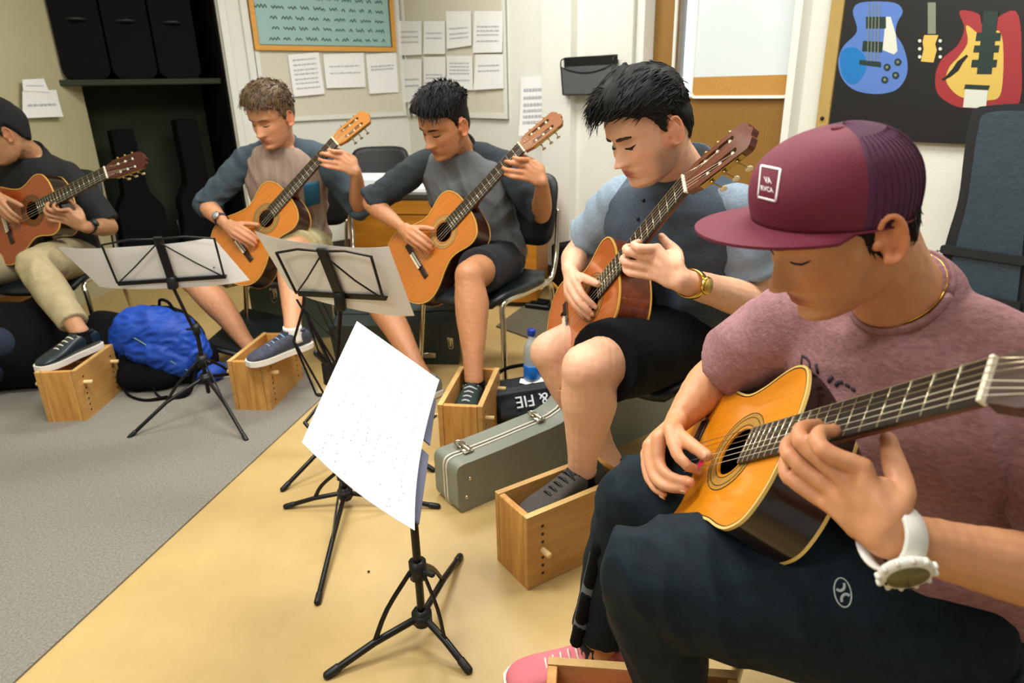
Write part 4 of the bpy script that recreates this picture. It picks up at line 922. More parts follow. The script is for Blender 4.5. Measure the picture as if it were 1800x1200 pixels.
def guitar(k, label, top, side, neckm, bindm, rosm, headm, btn, grp='classical guitars'):
    e = empty('classical_guitar', GP[k][0], label, 'guitar', grp, rot=GP[k][1]); tl = lambda P: [tuple(p) for p in P]
    g = G(); g.plate([tl(ins(.0025)), circ(.335, 0, .0425, 36)], -.0035, 0); sb_ = g.mk('soundboard', top, e, smooth=False)
    g = G(); g.plate([tl(ins(.0025))], -.095, -.0915); g.mk('back_plate', side, e, smooth=False)
    g = G(); n = len(GOUT); o1, o2 = GOUT, ins(.0025); V = np.vstack([np.c_[o1, np.full(n, -.003)], np.c_[o1, np.full(n, -.092)], np.c_[o2, np.full(n, -.003)], np.c_[o2, np.full(n, -.092)]])
    Fs = []
    for i in range(n): j = (i+1) % n; Fs += [(i+n, j+n, j, i), (i+2*n, j+2*n, j+3*n, i+3*n)]
    g.add(V, Fs); g.mk('rim', side, e)
    for z0, z1, nm in ((-.0045, .0006, 'top_binding'), (-.0955, -.0905, 'back_binding')):
        g = G(); g.plate([tl(inset(GOUT, -.0008)), tl(ins(.0032))], z0, z1); g.mk(nm, bindm, e, smooth=False)
    g = G(); g.plate([tl(ins(.0034)), tl(ins(.0050))], 0, .0004); g.mk('purfling', WD_BLK, e, smooth=False)
    g = G(); g.plate([circ(.335, 0, .071, 40), circ(.335, 0, .0465, 36)], 0, .0005); ro = g.mk('rosette', rosm, sb_, smooth=False)
    for r in (.0705, .0625, .0485):
        g = G(); g.plate([circ(.335, 0, r+.0006, 40), circ(.335, 0, r-.0006, 36)], .0004, .0009); g.mk('rosette_ring', WD_BLK, sb_, smooth=False)
    # bridge with saddle
    g = G(); g.box((.157, 0, .0035), (.028, .082, .007), None, .002)
    for s in (-1, 1): g.box((.157, s*.068, .0022), (.027, .055, .0044), None, .0015)
    br = g.mk('bridge', WD_ROSE, e); g = G(); g.box((.163, 0, .0095), (.0025, .078, .005)); g.mk('saddle', BONE, br, smooth=False)
    g = G(); g.box((.150, 0, .0082), (.009, .080, .003), None, .001); g.mk('tie_block', BONE, br, smooth=False)
    # neck, heel, fingerboard
    g = G(); xs = np.array([.490, .495, .505, .53, .56, .62, .70, .78, .812]); dep = np.array([.085, .078, .05, .026, .0165, .0155, .0145, .0135, .013])
    hwv = np.array([.016, .020, .026, hw(.53), hw(.56), hw(.62), hw(.70), hw(.78), .026])
    n = 13; V = []; 
    for x, d, h in zip(xs, dep, hwv):
        for i in range(n): a = math.pi*i/(n-1); V.append((x, -h*math.cos(a), .001-d*math.sin(a)**.8))
    Fs = []
    for i in range(len(xs)-1):
        for j in range(n-1): Fs.append((i*n+j, i*n+j+1, (i+1)*n+j+1, (i+1)*n+j))
        Fs.append((i*n+n-1, i*n, (i+1)*n, (i+1)*n+n-1))
    Fs.append(tuple(range(n))[::-1]); Fs.append(tuple((len(xs)-1)*n+j for j in range(n))); g.add(V, Fs); g.mk('neck', neckm, e)
    g = G(); g.plate([[(.375, -.0315), (NUT-.002, -.026), (NUT-.002, .026), (.375, .0315), (.372, .028), (.372, -.028)]], .0005, .0065); fb = g.mk('fingerboard', WD_EBONY, e, smooth=False)
    for i in range(1, 20):
        x = fret(i)
        if x < .378: break
        g = G(); g.tube([(x, -hw(x)+.0006, .0068), (x, hw(x)-.0006, .0068)], .0011, 6, round_ends=False); g.mk('fret', FRETM, fb)
    g = G(); g.box((NUT, 0, .0035), (.0055, .053, .011), None, .001); g.mk('nut', BONE, e, smooth=False)
    # headstock, tilted back
    t = math.radians(13); X = A(math.cos(t), 0, -math.sin(t)); Nn = A(math.sin(t), 0, math.cos(t)); Y = A(0, 1, 0); o = A(NUT+.003, 0, .003)
    ol = [(0, -.026), (.012, -.029), (.03, -.034), (.165, -.037), (.172, -.033), (.178, -.024), (.182, -.020), (.181, -.012), (.188, -.004), (.190, 0)]
    ol = ol+[(x, -y) for x, y in ol[-2::-1]]
    slots = [rrect(.042, s*.0175-.0065, .142, s*.0175+.0065, .006) for s in (-1, 1)]
    g = G(); g.plate([ol]+slots, -.018, 0, (o, X, Y, Nn)); hd = g.mk('headstock', headm, e, smooth=False)
    for s in (-1, 1):
        g = G(); c = o+X*.092+Y*s*.0375-Nn*.009; g.box(c, (.115, .0022, .013), np.c_[X, Y, Nn], .0006); mp = g.mk('tuner_plate', BRASS, e, smooth=False)
        for q in range(3):
            x = .057+q*.035
            g = G(); g.tube([o+X*x+Y*s*.0095-Nn*.008, o+X*x+Y*s*.0265-Nn*.008], .0046, 10, round_ends=False); g.mk('roller', BONE, mp)
            g = G(); b = o+X*(x+.005)+Y*s*.041-Nn*.008; g.tube([b, b+Y*s*.006], .0042, 8, round_ends=False); g.tube([b+Y*s*.002, b+Y*s*.002-Nn*.030], .0018, 6); g.mk('tuner_gear', BRASS, mp)
            g = G(); g.ell(b+Y*s*.002-Nn*.036, np.array([X*.009, Y*.0042, Nn*.0075]), 12, 8); g.mk('tuner_button', btn, mp)
    ys = np.linspace(-.0215, .0215, 6)
    for i, y in enumerate(ys):
        r = (.00036, .0004, .00045, .0004, .00048, .00056)[i]; yb = y*1.36
        s = -1 if i < 3 else 1; q = (2-i) if i < 3 else (i-3); x = .057+(2-q)*.035; end = o+X*x+Y*s*.018-Nn*.004
        g = G(); g.tube([(.151, yb, .0098), (.163, yb, .0122), (NUT, y, .0095), end], r*1.15, 5, round_ends=False); g.mk('string', STR_T if i < 3 else STR_B, e)
    return e
WD_BLK = mat('black_inlay', (18, 12, 8), .4); WD_ROSE = mat('rosewood_bridge', (44, 24, 16), .4, noise=.3, nscale=40, stretch=(1, 6, 1)); WD_EBONY = mat('ebony', (38, 32, 26), .38, noise=.25, nscale=30, stretch=(1, 9, 1))
BONE = mat('bone', (232, 224, 200), .35); FRETM = mat('fret_metal', (205, 198, 170), .25, metal=.9); BRASS = mat('brass', (176, 150, 92), .3, metal=1.)
STR_T = mat('nylon_string', (226, 216, 190), .25); STR_B = mat('wound_string', (196, 182, 150), .25, metal=.8)
PEARL = mat('pearl_button', (232, 218, 178), .2, coat=.5); DARKROS = mat('dark_rosewood_side', (42, 24, 12), .22, noise=.5, nscale=16, stretch=(.6, 4, 6), col2=(20, 10, 6), coat=.7)
ROS3 = mat('rosewood_side', (66, 36, 24), .28, nscale=14, stretch=(.6, 4, 5), col2=(34, 16, 10), coat=.5)
MAHOG = mat('mahogany_side', (120, 56, 26), .28, nscale=14, stretch=(.5, 4, 5), col2=(88, 36, 16), coat=.5); CEDN = mat('cedar_neck', (112, 58, 30), .4, nscale=20, stretch=(.4, 4, 4), col2=(92, 42, 20))
CREAM = mat('cream_binding', (224, 190, 112), .35); AMB = mat('amber_binding', (216, 164, 74), .35)
def topm(n, a, b): return mat(n, a, .22, nscale=26, stretch=(.25, 6, 1), col2=b, coat=.8, detail=2)
guitar(5, 'glossy golden-topped classical guitar with dark sides held by the player in the maroon cap', topm('spruce_gold', (224, 142, 22), (212, 128, 16)), DARKROS, CEDN, CREAM, mat('rosette_gold', (186, 140, 60), .4, noise=.4, nscale=300), mat('head_dark', (60, 36, 22), .35), PEARL)
guitar(4, 'red-brown classical guitar with pearl tuner buttons, held by the player with the gold watch', topm('cedar_red', (176, 92, 30), (158, 78, 22)), MAHOG, CEDN, AMB, mat('rosette_tan', (170, 120, 60), .4, noise=.4, nscale=300), mat('head_mahogany', (110, 56, 28), .32, nscale=20, stretch=(.4, 5, 1), col2=(84, 40, 20), coat=.4), PEARL)
guitar(3, 'orange-topped classical guitar held by the black-haired player in black shorts', topm('cedar_orange', (196, 118, 42), (180, 100, 30)), ROS3, CEDN, AMB, mat('rosette_pale', (196, 150, 84), .4, noise=.4, nscale=300), mat('head_brown', (150, 92, 46), .35, noise=.3, nscale=40, stretch=(1, 8, 1)), CHROME)
guitar(2, 'amber classical guitar with light headstock held by the brown-haired player in the taupe shirt', topm('cedar_amber', (204, 124, 40), (190, 108, 30)), ROS3, CEDN, AMB, mat('rosette_olive', (176, 140, 78), .4, noise=.5, nscale=300), mat('head_honey', (186, 122, 50), .35, noise=.2, nscale=40, stretch=(1, 8, 1)), CHROME)
guitar(1, 'dark orange classical guitar at the left edge, held by the player in the beanie', topm('cedar_dark', (160, 74, 26), (146, 62, 20)), DARKROS, CEDN, AMB, mat('rosette_dark', (120, 80, 40), .4, noise=.4, nscale=300), mat('head_dark_red', (72, 28, 16), .35), PEARL)
# ================================================================ people
def sm(a, b, x): t = np.clip((x-a)/(b-a), 0, 1); return t*t*(3-2*t)
_zf = [-.120, -.116, -.110, -.100, -.088, -.078, -.066, -.054, -.040, -.020, 0, .015, .03, .05, .07, .088, .103, .113, .118]
_yf = [.046, .066, .078, .084, .080, .083, .086, .086, .086, .085, .082, .088, .091, .088, .080, .066, .045, .022, .0]
_yb = [.030, .016, .0, -.02, -.045, -.058, -.07, -.08, -.088, -.096, -.101, -.103, -.103, -.099, -.090, -.074, -.052, -.026, .0]
_w = [.014, .024, .033, .044, .052, .0565, .061, .0645, .068, .0725, .0755, .0765, .077, .0755, .070, .060, .044, .024, .0]
def face_dy(x, z, fat=1.):
    g2 = lambda x0, z0, sx, sz: np.exp(-((x-x0)/sx)**2/2-((z-z0)/sz)**2/2)
    ax = np.abs(x); d = 0
    t = np.clip((.012-z)/(.050), 0, 1); ridge = (.004+.0240*t**1.2)*np.exp(-(x/(.0068+.0040*t))**2/2)*(z < .02)*(1-sm(-.040, -.050, z)*1.)*sm(.022, .008, z)
    d = d + ridge + .0075*np.exp(-((ax-.0125)/.0055)**2/2-((z+.0405)/.0055)**2/2)
    d = d - .0135*np.exp(-((ax-.031)/.0135)**2/2-((z-.004)/.0085)**2/2)          # orbits
    d = d + .0095*np.exp(-((ax-.031)/.0115)**2/2-((z-.0005)/.0070)**2/2)         # lids over the eyeballs
    d = d - .0022*np.exp(-((ax-.031)/.012)**2/2-((z-.0115)/.0022)**2/2)
    d = d + .0052*np.exp(-((ax-.028)/.019)**2/2-((z-.021)/.0055)**2/2)           # brow
    d = d + .0050*np.exp(-((ax-.046)/.014)**2/2-((z+.026)/.013)**2/2)            # cheekbone
    d = d + .0055*g2(0, -.0625, .0155, .0036)+.0068*g2(0, -.0740, .0135, .0042)-.0042*g2(0, -.0682, .020, .0016)
    d = d - .0035*g2(0, -.0835, .012, .004)+.0040*g2(0, -.100, .013, .008)-.0012*g2(0, -.054, .003, .005)
    return d
def head_surface(na=110, nz=96, off=None, fat=1., s=1., back=1.):
    """local head points; x right, y forward, z up; grid (nz, na, 3)"""
    th = np.linspace(0.02, math.pi-.02, nz); z = .118*np.cos(th)*1.0-.001
    z = np.interp(np.linspace(0, 1, nz), np.linspace(0, 1, nz), z)
    a = np.linspace(0, 2*math.pi, na, endpoint=False)
    yf = np.interp(z, _zf, _yf); yb = np.interp(z, _zf, _yb); yb = np.where(yb < 0, yb*back, yb); w = np.interp(z, _zf, _w)*(1+(fat-1)*sm(.03, -.05, z))
    yc = np.minimum(-.012+.02*sm(-.05, -.115, z), yf-.005); yc = np.maximum(yc, yb+.002)
    ca, sa = np.cos(a), np.sin(a); ex = 2/2.25
    X = w[:, None]*np.sign(sa)*np.abs(sa)**ex
    cy = np.sign(ca)*np.abs(ca)**ex
    Y = yc[:, None]+np.where(ca > 0, (yf-yc)[:, None]*cy, (yc-yb)[:, None]*cy)
    Zz = np.repeat(z[:, None], na, 1)
    front = sm(0.15, .55, np.maximum(ca, 0))[None, :]*np.ones_like(X)
    Y = Y + face_dy(X, Zz)*front
    return np.stack([X, Y, Zz], -1)
def grid_faces(nz, na, base=0):
    return [(base+i*na+j, base+i*na+(j+1) % na, base+(i+1)*na+(j+1) % na, base+(i+1)*na+j)[::-1] for i in range(nz-1) for j in range(na)]
def closed_grid(S):
    nz, na, _ = S.shape; V = S.reshape(-1, 3); Fs = grid_faces(nz, na); Fs.append(tuple(range(na))); Fs.append(tuple(range((nz-1)*na, nz*na))[::-1]); return V, Fs
def frame(f, up):
    f = nrm(f); up = nrm(np.asarray(up)-f*(np.asarray(up)@f)); return np.c_[np.cross(f, up), f, up]
class Head:
    def __init__(s, pos, f, up, sc=1., fat=1., back=1.): s.o = A(*pos); s.R = frame(A(*f), A(*up)); s.s = sc; s.fat = fat; s.back = back; s.S = head_surface(fat=fat, back=back)
    def W(s, P): return s.o+(np.asarray(P, float)*s.s)@s.R.T
    def L(s, P): return ((np.asarray(P)-s.o)@s.R)/s.s
    def add(s, g):
        V, Fs = closed_grid(s.S); g.add(s.W(V), Fs)
        for sg in (-1, 1):   # ears
            wx = .0765*(1+(s.fat-1)*.4)
            ring = []
            for t in np.linspace(-2.2, 2.35, 13):
                ring.append((sg*(wx+.006+.0075*max(0, math.cos(t*.7))), -.012-.0165*math.cos(t)-.004*math.sin(t), -.010+.030*math.sin(t)))
            g.tube(s.W(ring), .0040*s.s, 8, res=2)
            g.ell(s.W((sg*(wx+.0015), -.012, -.010)), np.array([s.R[:, 0]*.0045, s.R[:, 1]*.0150, s.R[:, 2]*.027])*s.s, 12, 10)
            g.ell(s.W((sg*(wx+.004), -.004, -.036)), np.array([s.R[:, 0]*.0042, s.R[:, 1]*.008, s.R[:, 2]*.009])*s.s, 10, 8)
            g.ell(s.W((sg*(wx+.003), .004, -.012)), np.array([s.R[:, 0]*.004, s.R[:, 1]*.004, s.R[:, 2]*.007])*s.s, 8, 6)
            g.tube(s.W([(sg*(wx+.004), -.018, .008), (sg*(wx+.0065), -.022, -.008), (sg*(wx+.005), -.016, -.024)]), .0028*s.s, 6, res=2)
    def surf_y(s, x, z):
        S = s.S.reshape(-1, 3); m = S[:, 1] > 0; q = S[m]; d = (q[:, 0]-x)**2+(q[:, 2]-z)**2; return q[np.argmin(d)][1]
    def brow(s, parent, m, thick=1., arch=1.):
        for sg in (-1, 1):
            pts = []; r = []
            for t in np.linspace(0, 1, 8):
                x = sg*(.011+.037*t); z = .0185+.0065*math.sin(t*2.3)*arch-.002*t; y = s.surf_y(x, z)+.0002; pts.append((x, y, z)); r.append(.0030*thick*(math.sin(math.pi*(.15+.78*t))**.6))
            g = G(); g.tube(s.W(pts), np.array(r)*s.s, 8, ref=s.R[:, 2], res=2, asp=.45, round_ends=False); g.mk('eyebrow', m, parent, world=True)
    def lashes(s, parent, m, z0=-.0045, open_=0., th=1.):
        for sg in (-1, 1):
            pts = []; r = []
            for t in np.linspace(0, 1, 9):
                x = sg*(.018+.027*t); z = z0-.0032*math.sin(math.pi*t)+.002*t; y = s.surf_y(x, z)+.0004; pts.append((x, y, z)); r.append((.0008+.0011*math.sin(math.pi*t)**.7)*th)
            g = G(); g.tube(s.W(pts), np.array(r)*s.s, 6, ref=s.R[:, 2], res=2, round_ends=False); g.mk('eyelashes', m, parent, world=True)
            if open_:
                x = sg*.0315; z = z0-.0005-.002; y = s.surf_y(x, z)
                g = G(); g.ell(s.W((x, y-.0015, z-open_*.5)), np.array([s.R[:, 0]*.0095, s.R[:, 1]*.003, s.R[:, 2]*.0030])*s.s, 12, 8); g.mk('eye', mat('eye_dark', (30, 20, 16), .2), parent, world=True)
_az = np.radians([0, 20, 40, 55, 66, 76, 88, 100, 112, 125, 150, 180])
def hairline(az, kind):
    base = {'short': [.066, .066, .060, .050, .030, -.008, .026, .024, -.004, -.040, -.064, -.068],
            'cap': [.07, .07, .06, .045, .022, -.022, .024, .020, -.010, -.048, -.072, -.076]}[kind]
    return np.interp(np.abs(az), _az, base)
def hair_shell(h, parent, m, tf, kind='short', seed=0, rough=.0025, freq=130., name='hair', flow=(0, 1, 0)):
    S = head_surface(120, 100, fat=h.fat, back=h.back); nz, na, _ = S.shape
    P = S.reshape(-1, 3); c0 = A(0, -.012, .01); D = P-c0; D /= np.linalg.norm(D, axis=1)[:, None]
    az = np.arctan2(P[:, 0], P[:, 1]+.012); zl = hairline(az, kind)+.004*snoise(P, 90, seed)
    msk = sm(-.004, .005, P[:, 2]-zl)
    T = tf(P, az, D)
    Q = P*A(1, 1, .35) if False else P
    st = np.c_[P[:, 0]*1.0, P[:, 1]*.35, P[:, 2]*.6]
    T = T + rough*(1-np.abs(snoise(st, freq, seed+1))*1.5) + rough*.7*snoise(st, freq*2.1, seed+2)
    off = np.where(msk > 0, msk*T, 0)-.0045*(1-msk)
    V = P+D*off[:, None]; V, Fs = closed_grid(V.reshape(nz, na, 3)); return mesh(name, h.W(V), Fs, m, parent, world=True), (P, D, az, msk, T)
def strands(h, parent, m, data, n, length, comb, lift=.25, rad=.0016, seed=0, zmin=-.03, name='hair_strands', curl=.0, sel=None, droop=.3):
    P, D, az, msk, T = data; r = np.random.default_rng(seed); ok = np.where((msk > .98) & (P[:, 2] > zmin))[0] if sel is None else np.where((msk > .6) & sel(P))[0]
    w = np.maximum(np.hypot(P[ok, 0], P[ok, 1]+.01), .01); pick = r.choice(ok, n, p=w/w.sum()); g = G(); V = []; Fs = []; k = 0
    for i in pick:
        d = D[i]; base = P[i]+d*(T[i]*.93); c = comb(P[i]) if callable(comb) else A(*comb); c = c+r.normal(size=3)*.22; c = nrm(c-d*(c@d)); L = (length(P[i]) if callable(length) else length)*(.6+.7*r.random())
        li = lift*(.4+1.2*r.random()); sd_ = np.cross(d, c); pts = []
        for q in range(6):
            t = q/5; pts.append(base+c*L*t+d*(li*L*t*(1-droop*t*1.3))+sd_*curl*math.sin(3*t+i)*L*.3)
        for q, p in enumerate(pts):
            rr = rad*(1.0-.85*(q/5)**1.5)*(.7 if q == 0 else 1)
            V += [p+sd_*rr*1.5, p+d*rr, p-sd_*rr*1.5, p-d*rr]
        for q in range(5):
            for e_ in range(4): Fs.append((k+q*4+e_, k+q*4+(e_+1) % 4, k+(q+1)*4+(e_+1) % 4, k+(q+1)*4+e_))
        k += 24
    return mesh(name, h.W(np.array(V)), Fs, m, parent, world=True)

def skin_col(base): return np.array([((x/255)/12.92 if x/255 <= .04045 else ((x/255+.055)/1.055)**2.4) for x in base])
def hand(g, k, T, W, nail=None):
    """hand in guitar k's frame; T = dict of finger joints, W = wrist; all local coordinates"""
    w = gp(k, *W) if k else A(*W); C_ = lambda p: gp(k, *p) if k else A(*p)
    mc = [C_(T[f][0]) for f in ('i', 'm', 'r', 'p')]
    for q, f in enumerate(('i', 'm', 'r', 'p')):
        P = [C_(p) for p in T[f]]; z = (1., 1.04, 1., .86)[q]*HS
        g.tube([w*.75+P[0]*.25+(mc[0]-mc[3])*(.18, .06, -.06, -.18)[q], w*.35+P[0]*.65, P[0]], np.array([.0155, .0140, .0108])*z, 12, res=3)
        g.tube(P, np.array([.0106, .0090, .0078, .0066])*z, 12, res=3)
        g.ell(P[0], np.array([.0112, .0112, .0112])*z, 10, 8); g.ell(P[1], np.array([.0096, .0096, .0096])*z, 10, 8)
        g.tube([P[2]*.3+P[3]*.7, P[3]], np.array([.0074, .0068])*z, 10)
    for a, b in ((0, 1), (1, 2), (2, 3)): g.tube([w*.5+mc[a]*.25+mc[b]*.25, (mc[a]+mc[b])/2*.88+w*.12], np.array([.0145, .0108])*HS, 10)
    t = [C_(p) for p in T['t']]
    g.tube([w*.6+t[0]*.4]+t, np.array([.016, .0155, .0130, .0112, .0088])*HS, 12, res=3)
    g.tube([t[0]*.5+t[1]*.5, (t[1]+mc[0])/2*.9+w*.1], np.array([.0125, .010])*HS, 10)   # web of the thumb
    return w
HS = 1.
def nails(e, k, T, m):
    for f in T:
        P = [gp(k, *p) for p in T[f]]; d = nrm(P[2]-(P[1]+P[3])/2); t = nrm(P[3]-P[2]); d = nrm(d-t*(d@t)); s_ = np.cross(t, d); r = .0062 if f != 't' else .0082
        g = G(); g.ell(P[3]-t*.001+d*r*HS*.86, np.array([t*.0062, s_*.0046, d*.0018])*HS*(1.2 if f == 't' else 1), 12, 8); g.mk('fingernail', m, e, world=True)
def shift(T, d, s=1.): return {f: [tuple(np.array(p)*s+A(*d)) for p in P] for f, P in T.items()}
def relax(me, pts, iters=14):
    """soften the joints: Laplacian smoothing around given (point, radius)"""
    c = getco(me); ne = len(me.edges); ed = np.empty(ne*2, np.int64); me.edges.foreach_get('vertices', ed); ed = ed.reshape(-1, 2); w = np.zeros(len(c))
    for p, r in pts: w = np.maximum(w, np.exp(-(np.linalg.norm(c-p, axis=1)/r)**4))
    sel = np.where((w[ed[:, 0]] > .02) | (w[ed[:, 1]] > .02))[0]; e2 = ed[sel]; n = len(c); deg = np.bincount(e2.ravel(), minlength=n).astype(float); deg[deg == 0] = 1
    for _ in range(iters):
        sm_ = np.stack([np.bincount(e2[:, 0], c[e2[:, 1], k], n)+np.bincount(e2[:, 1], c[e2[:, 0], k], n) for k in range(3)], 1)/deg[:, None]
        m = (w > .02); c[m] += (sm_[m]-c[m])*(w[m]*.8)[:, None]
    setco(me, c)
LH = {'i': [(.035, -.067, -.008), (.022, -.068, .034), (.008, -.046, .038), (0, -.026, .017)],
      'm': [(.013, -.080, -.008), (-.010, -.058, .044), (-.024, -.034, .042), (-.037, -.012, .018)],
      'r': [(-.010, -.090, -.010), (-.036, -.070, .038), (-.050, -.046, .038), (-.057, -.022, .018)],
      'p': [(-.030, -.100, -.012), (-.046, -.092, .024), (-.056, -.074, .032), (-.066, -.054, .024)],
      't': [(.045, -.105, -.052), (.038, -.068, -.058), (.026, -.036, -.046), (.020, -.010, -.034)]}
LHW = (.030, -.145, -.062)
RH = {'i': [(.262, .060, .068), (.276, .016, .058), (.277, -.006, .038), (.272, -.018, .018)],
      'm': [(.243, .052, .075), (.256, .004, .062), (.258, -.020, .040), (.254, -.030, .019)],
      'r': [(.222, .050, .075), (.236, .002, .060), (.238, -.020, .040), (.236, -.031, .020)],
      'p': [(.203, .056, .068), (.214, .016, .054), (.215, -.004, .038), (.213, -.016, .026)],
      't': [(.222, .112, .052), (.258, .084, .048), (.292, .052, .038), (.314, .028, .026)]}
RHW = (.205, .142, .055)

def person(name, label, J, head, skin, k=None, lh=None, lhw=None, rh=None, rhw=None, voxel=.004, build=1., bare=(0, 0), neckr=.056, belly=1., stub=0., lip=(176, 104, 92), lips_z=1., hand_s=1., capfix=0.):
    """J: world joints; returns the root, the body and the torso frame"""
    global HS
    HS = hand_s
    base = (J['hipR']+J['hipL'])/2; e = empty(name, (base[0], base[1], 0), label, 'person')
    g = G(); b = build
    lh_ = nrm(J['hipL']-J['hipR']); ls = nrm(J['shL']-J['shR']); ms = (J['shR']+J['shL'])/2; N = J['neck']
    TF = torso_sections(J, b, belly)
    g.loft(TF[0], TF[1]*.94, TF[2]*.92, 28, 2.3)
    for s in 'RL':
        sh, el, wr = J['sh'+s], J['el'+s], J['wr'+s]
        g.ell(sh, np.array([.058, .058, .058])*b, 16, 12)
        ua = np.array([.052, .049, .046, .041])*b; g.tube([sh, sh*.66+el*.34, sh*.33+el*.67, el], ua, 18, res=3)
        fa = np.array([.041, .0435, .036, .027])*b; fr_ = nrm(el-wr)
        g.tube([el, el*.72+wr*.28, el*.38+wr*.62, wr], fa, 18, res=3, asp=[1, 1, .95, .84]); g.ell(el, np.array([.0405]*3)*b, 14, 10)
        hp, kn, an = J['hip'+s], J['kn'+s], J['an'+s]; to = J['to'+s]
        g.tube([hp, hp*.6+kn*.4, hp*.2+kn*.8, kn], np.array([.088, .083, .066, .058])*b, 20, res=3)
        f = nrm((J['kn'+s]-J['hip'+s])*A(1, 1, 0)); back = -f
        g.tube([kn, kn*.72+an*.28+back*.018, kn*.45+an*.55+back*.012, kn*.15+an*.85, an], np.array([.053, .0665, .054, .0375, .0365])*b, 20, res=3)
        g.ell(kn+f*.004, np.array([.053, .053, .055])*b, 16, 12)
        sole = A(0, 0, an[2]-.075); fd = nrm((to-an)*A(1, 1, 0)); q = an*A(1, 1, 0)
        g.tube([q+A(0, 0, an[2]-.045)-fd*.045, q+A(0, 0, an[2]-.04)+fd*.05, q+A(0, 0, an[2]-.062)+fd*.13], [.026, .028, .014], 12, res=2)
    nb = N*.85+ms*.15; hb = head.W((0, -.030, -.055))
    g.tube([nb-(hb-nb)*.25, nb, nb*.45+hb*.55, hb], np.array([.070, .060, .0545, .056])*b*neckr/.056, 22, res=3)
    if head: head.add(g)
    if k:
        if lh: hand(g, k, lh, lhw)
        if rh: hand(g, k, rh, rhw)
    me = remeshed(g, voxel, 5 if voxel < .0035 else 3)
    jp = [(J[q+s_], r_*b) for s_ in 'RL' for q, r_ in (('kn', .10), ('el', .07), ('sh', .11), ('wr', .042))]+[(N, .09)]
    relax(me, jp, int(26*(.0036/voxel)**1.2))
    c = getco(me); n = getno(me)
    if capfix:   # hair and scalp pressed down under the cap
        L = head.L(c); kk = capfix*sm(.022, .036, L[:, 2])*(L[:, 2] < .2)*(np.abs(L[:, 0]) < .12)*(np.abs(L[:, 1]) < .16); Lc = L*1.; Lc[:, :2] *= (1-kk)[:, None]; Lc[:, 2] -= kk*np.maximum(L[:, 2]-.03, 0)*1.5; c = head.W(Lc)
    # fine face relief and colour
    L = head.L(c); col = np.tile(skin_col(skin), (len(c), 1)); x, z, y = L[:, 0], L[:, 2], L[:, 1]
    inh = (y > .03) & (np.abs(x) < .07) & (z > -.13) & (z < .1)
    lipc = skin_col(lip); up = np.exp(-(x/.0215)**4-((z+.0635)/.0052)**4); lo = np.exp(-(x/.0185)**4-((z+.0742)/.0058)**4); m_ = np.clip(up+lo, 0, 1)*inh*sm(.05, .075, y)
    col = col*(1-m_[:, None])+lipc*m_[:, None]
    cr_ = np.exp(-(x/.024)**4-((z+.0685)/.0013)**2)*inh; col *= (1-.45*cr_)[:, None]  # crease shade between the lips, painted into the skin colour
    ck = np.exp(-((np.abs(x)-.045)/.02)**2-((z+.03)/.02)**2)*inh; col *= (1+ck[:, None]*A(.06, -.06, -.08))
    er = (np.abs(x) > .076) & (np.abs(z+.012) < .05) & (np.abs(y+.012) < .04); col[er] *= A(1.05, .84, .78)
    if stub:
        sb_ = sm(-.02, -.05, z)*sm(-.125, -.10, z)*sm(-.03, .0, y)*sm(.030, .045, np.abs(x)+.25*np.maximum(0, -z-.085)) + sm(-.088, -.10, z)*.7*(y > .02); sb_ = np.clip(sb_, 0, 1)*(np.abs(z) < .14)
        sb_ = sb_*sm(.06, .03, y)*(.9+.12*snoise(c, 500, 4)); col *= (1-np.clip(stub*sb_, 0, 1)[:, None]*A(.50, .50, .42))
    # knuckles slightly pinker
    if k:
        for T in (lh, rh):
            if not T: continue
            for f in 'imrp':
                for q in (0, 1, 3):
                    d = np.linalg.norm(c-gp(k, *T[f][q]), axis=1); m_ = np.exp(-(d/.011)**2)[:, None]; col *= 1+m_*A(.08, -.06, -.06)
    fine = .0006*snoise(c, 260, 3)+.0012*snoise(c, 60, 8); fine[inh] *= .3
    c = c+n*fine[:, None]; setco(me, c)
    setattr_col(me, 'tone', col)
    SK = mat('skin_'+name+str(int(skin[0]))+str(int(skin[1])), skin, .50, attr='tone', sss=.10, bump=.14, bscale=600, noise=.10, nscale=45)
    body = link_me('body', me, SK, e)
    return e, body, TF
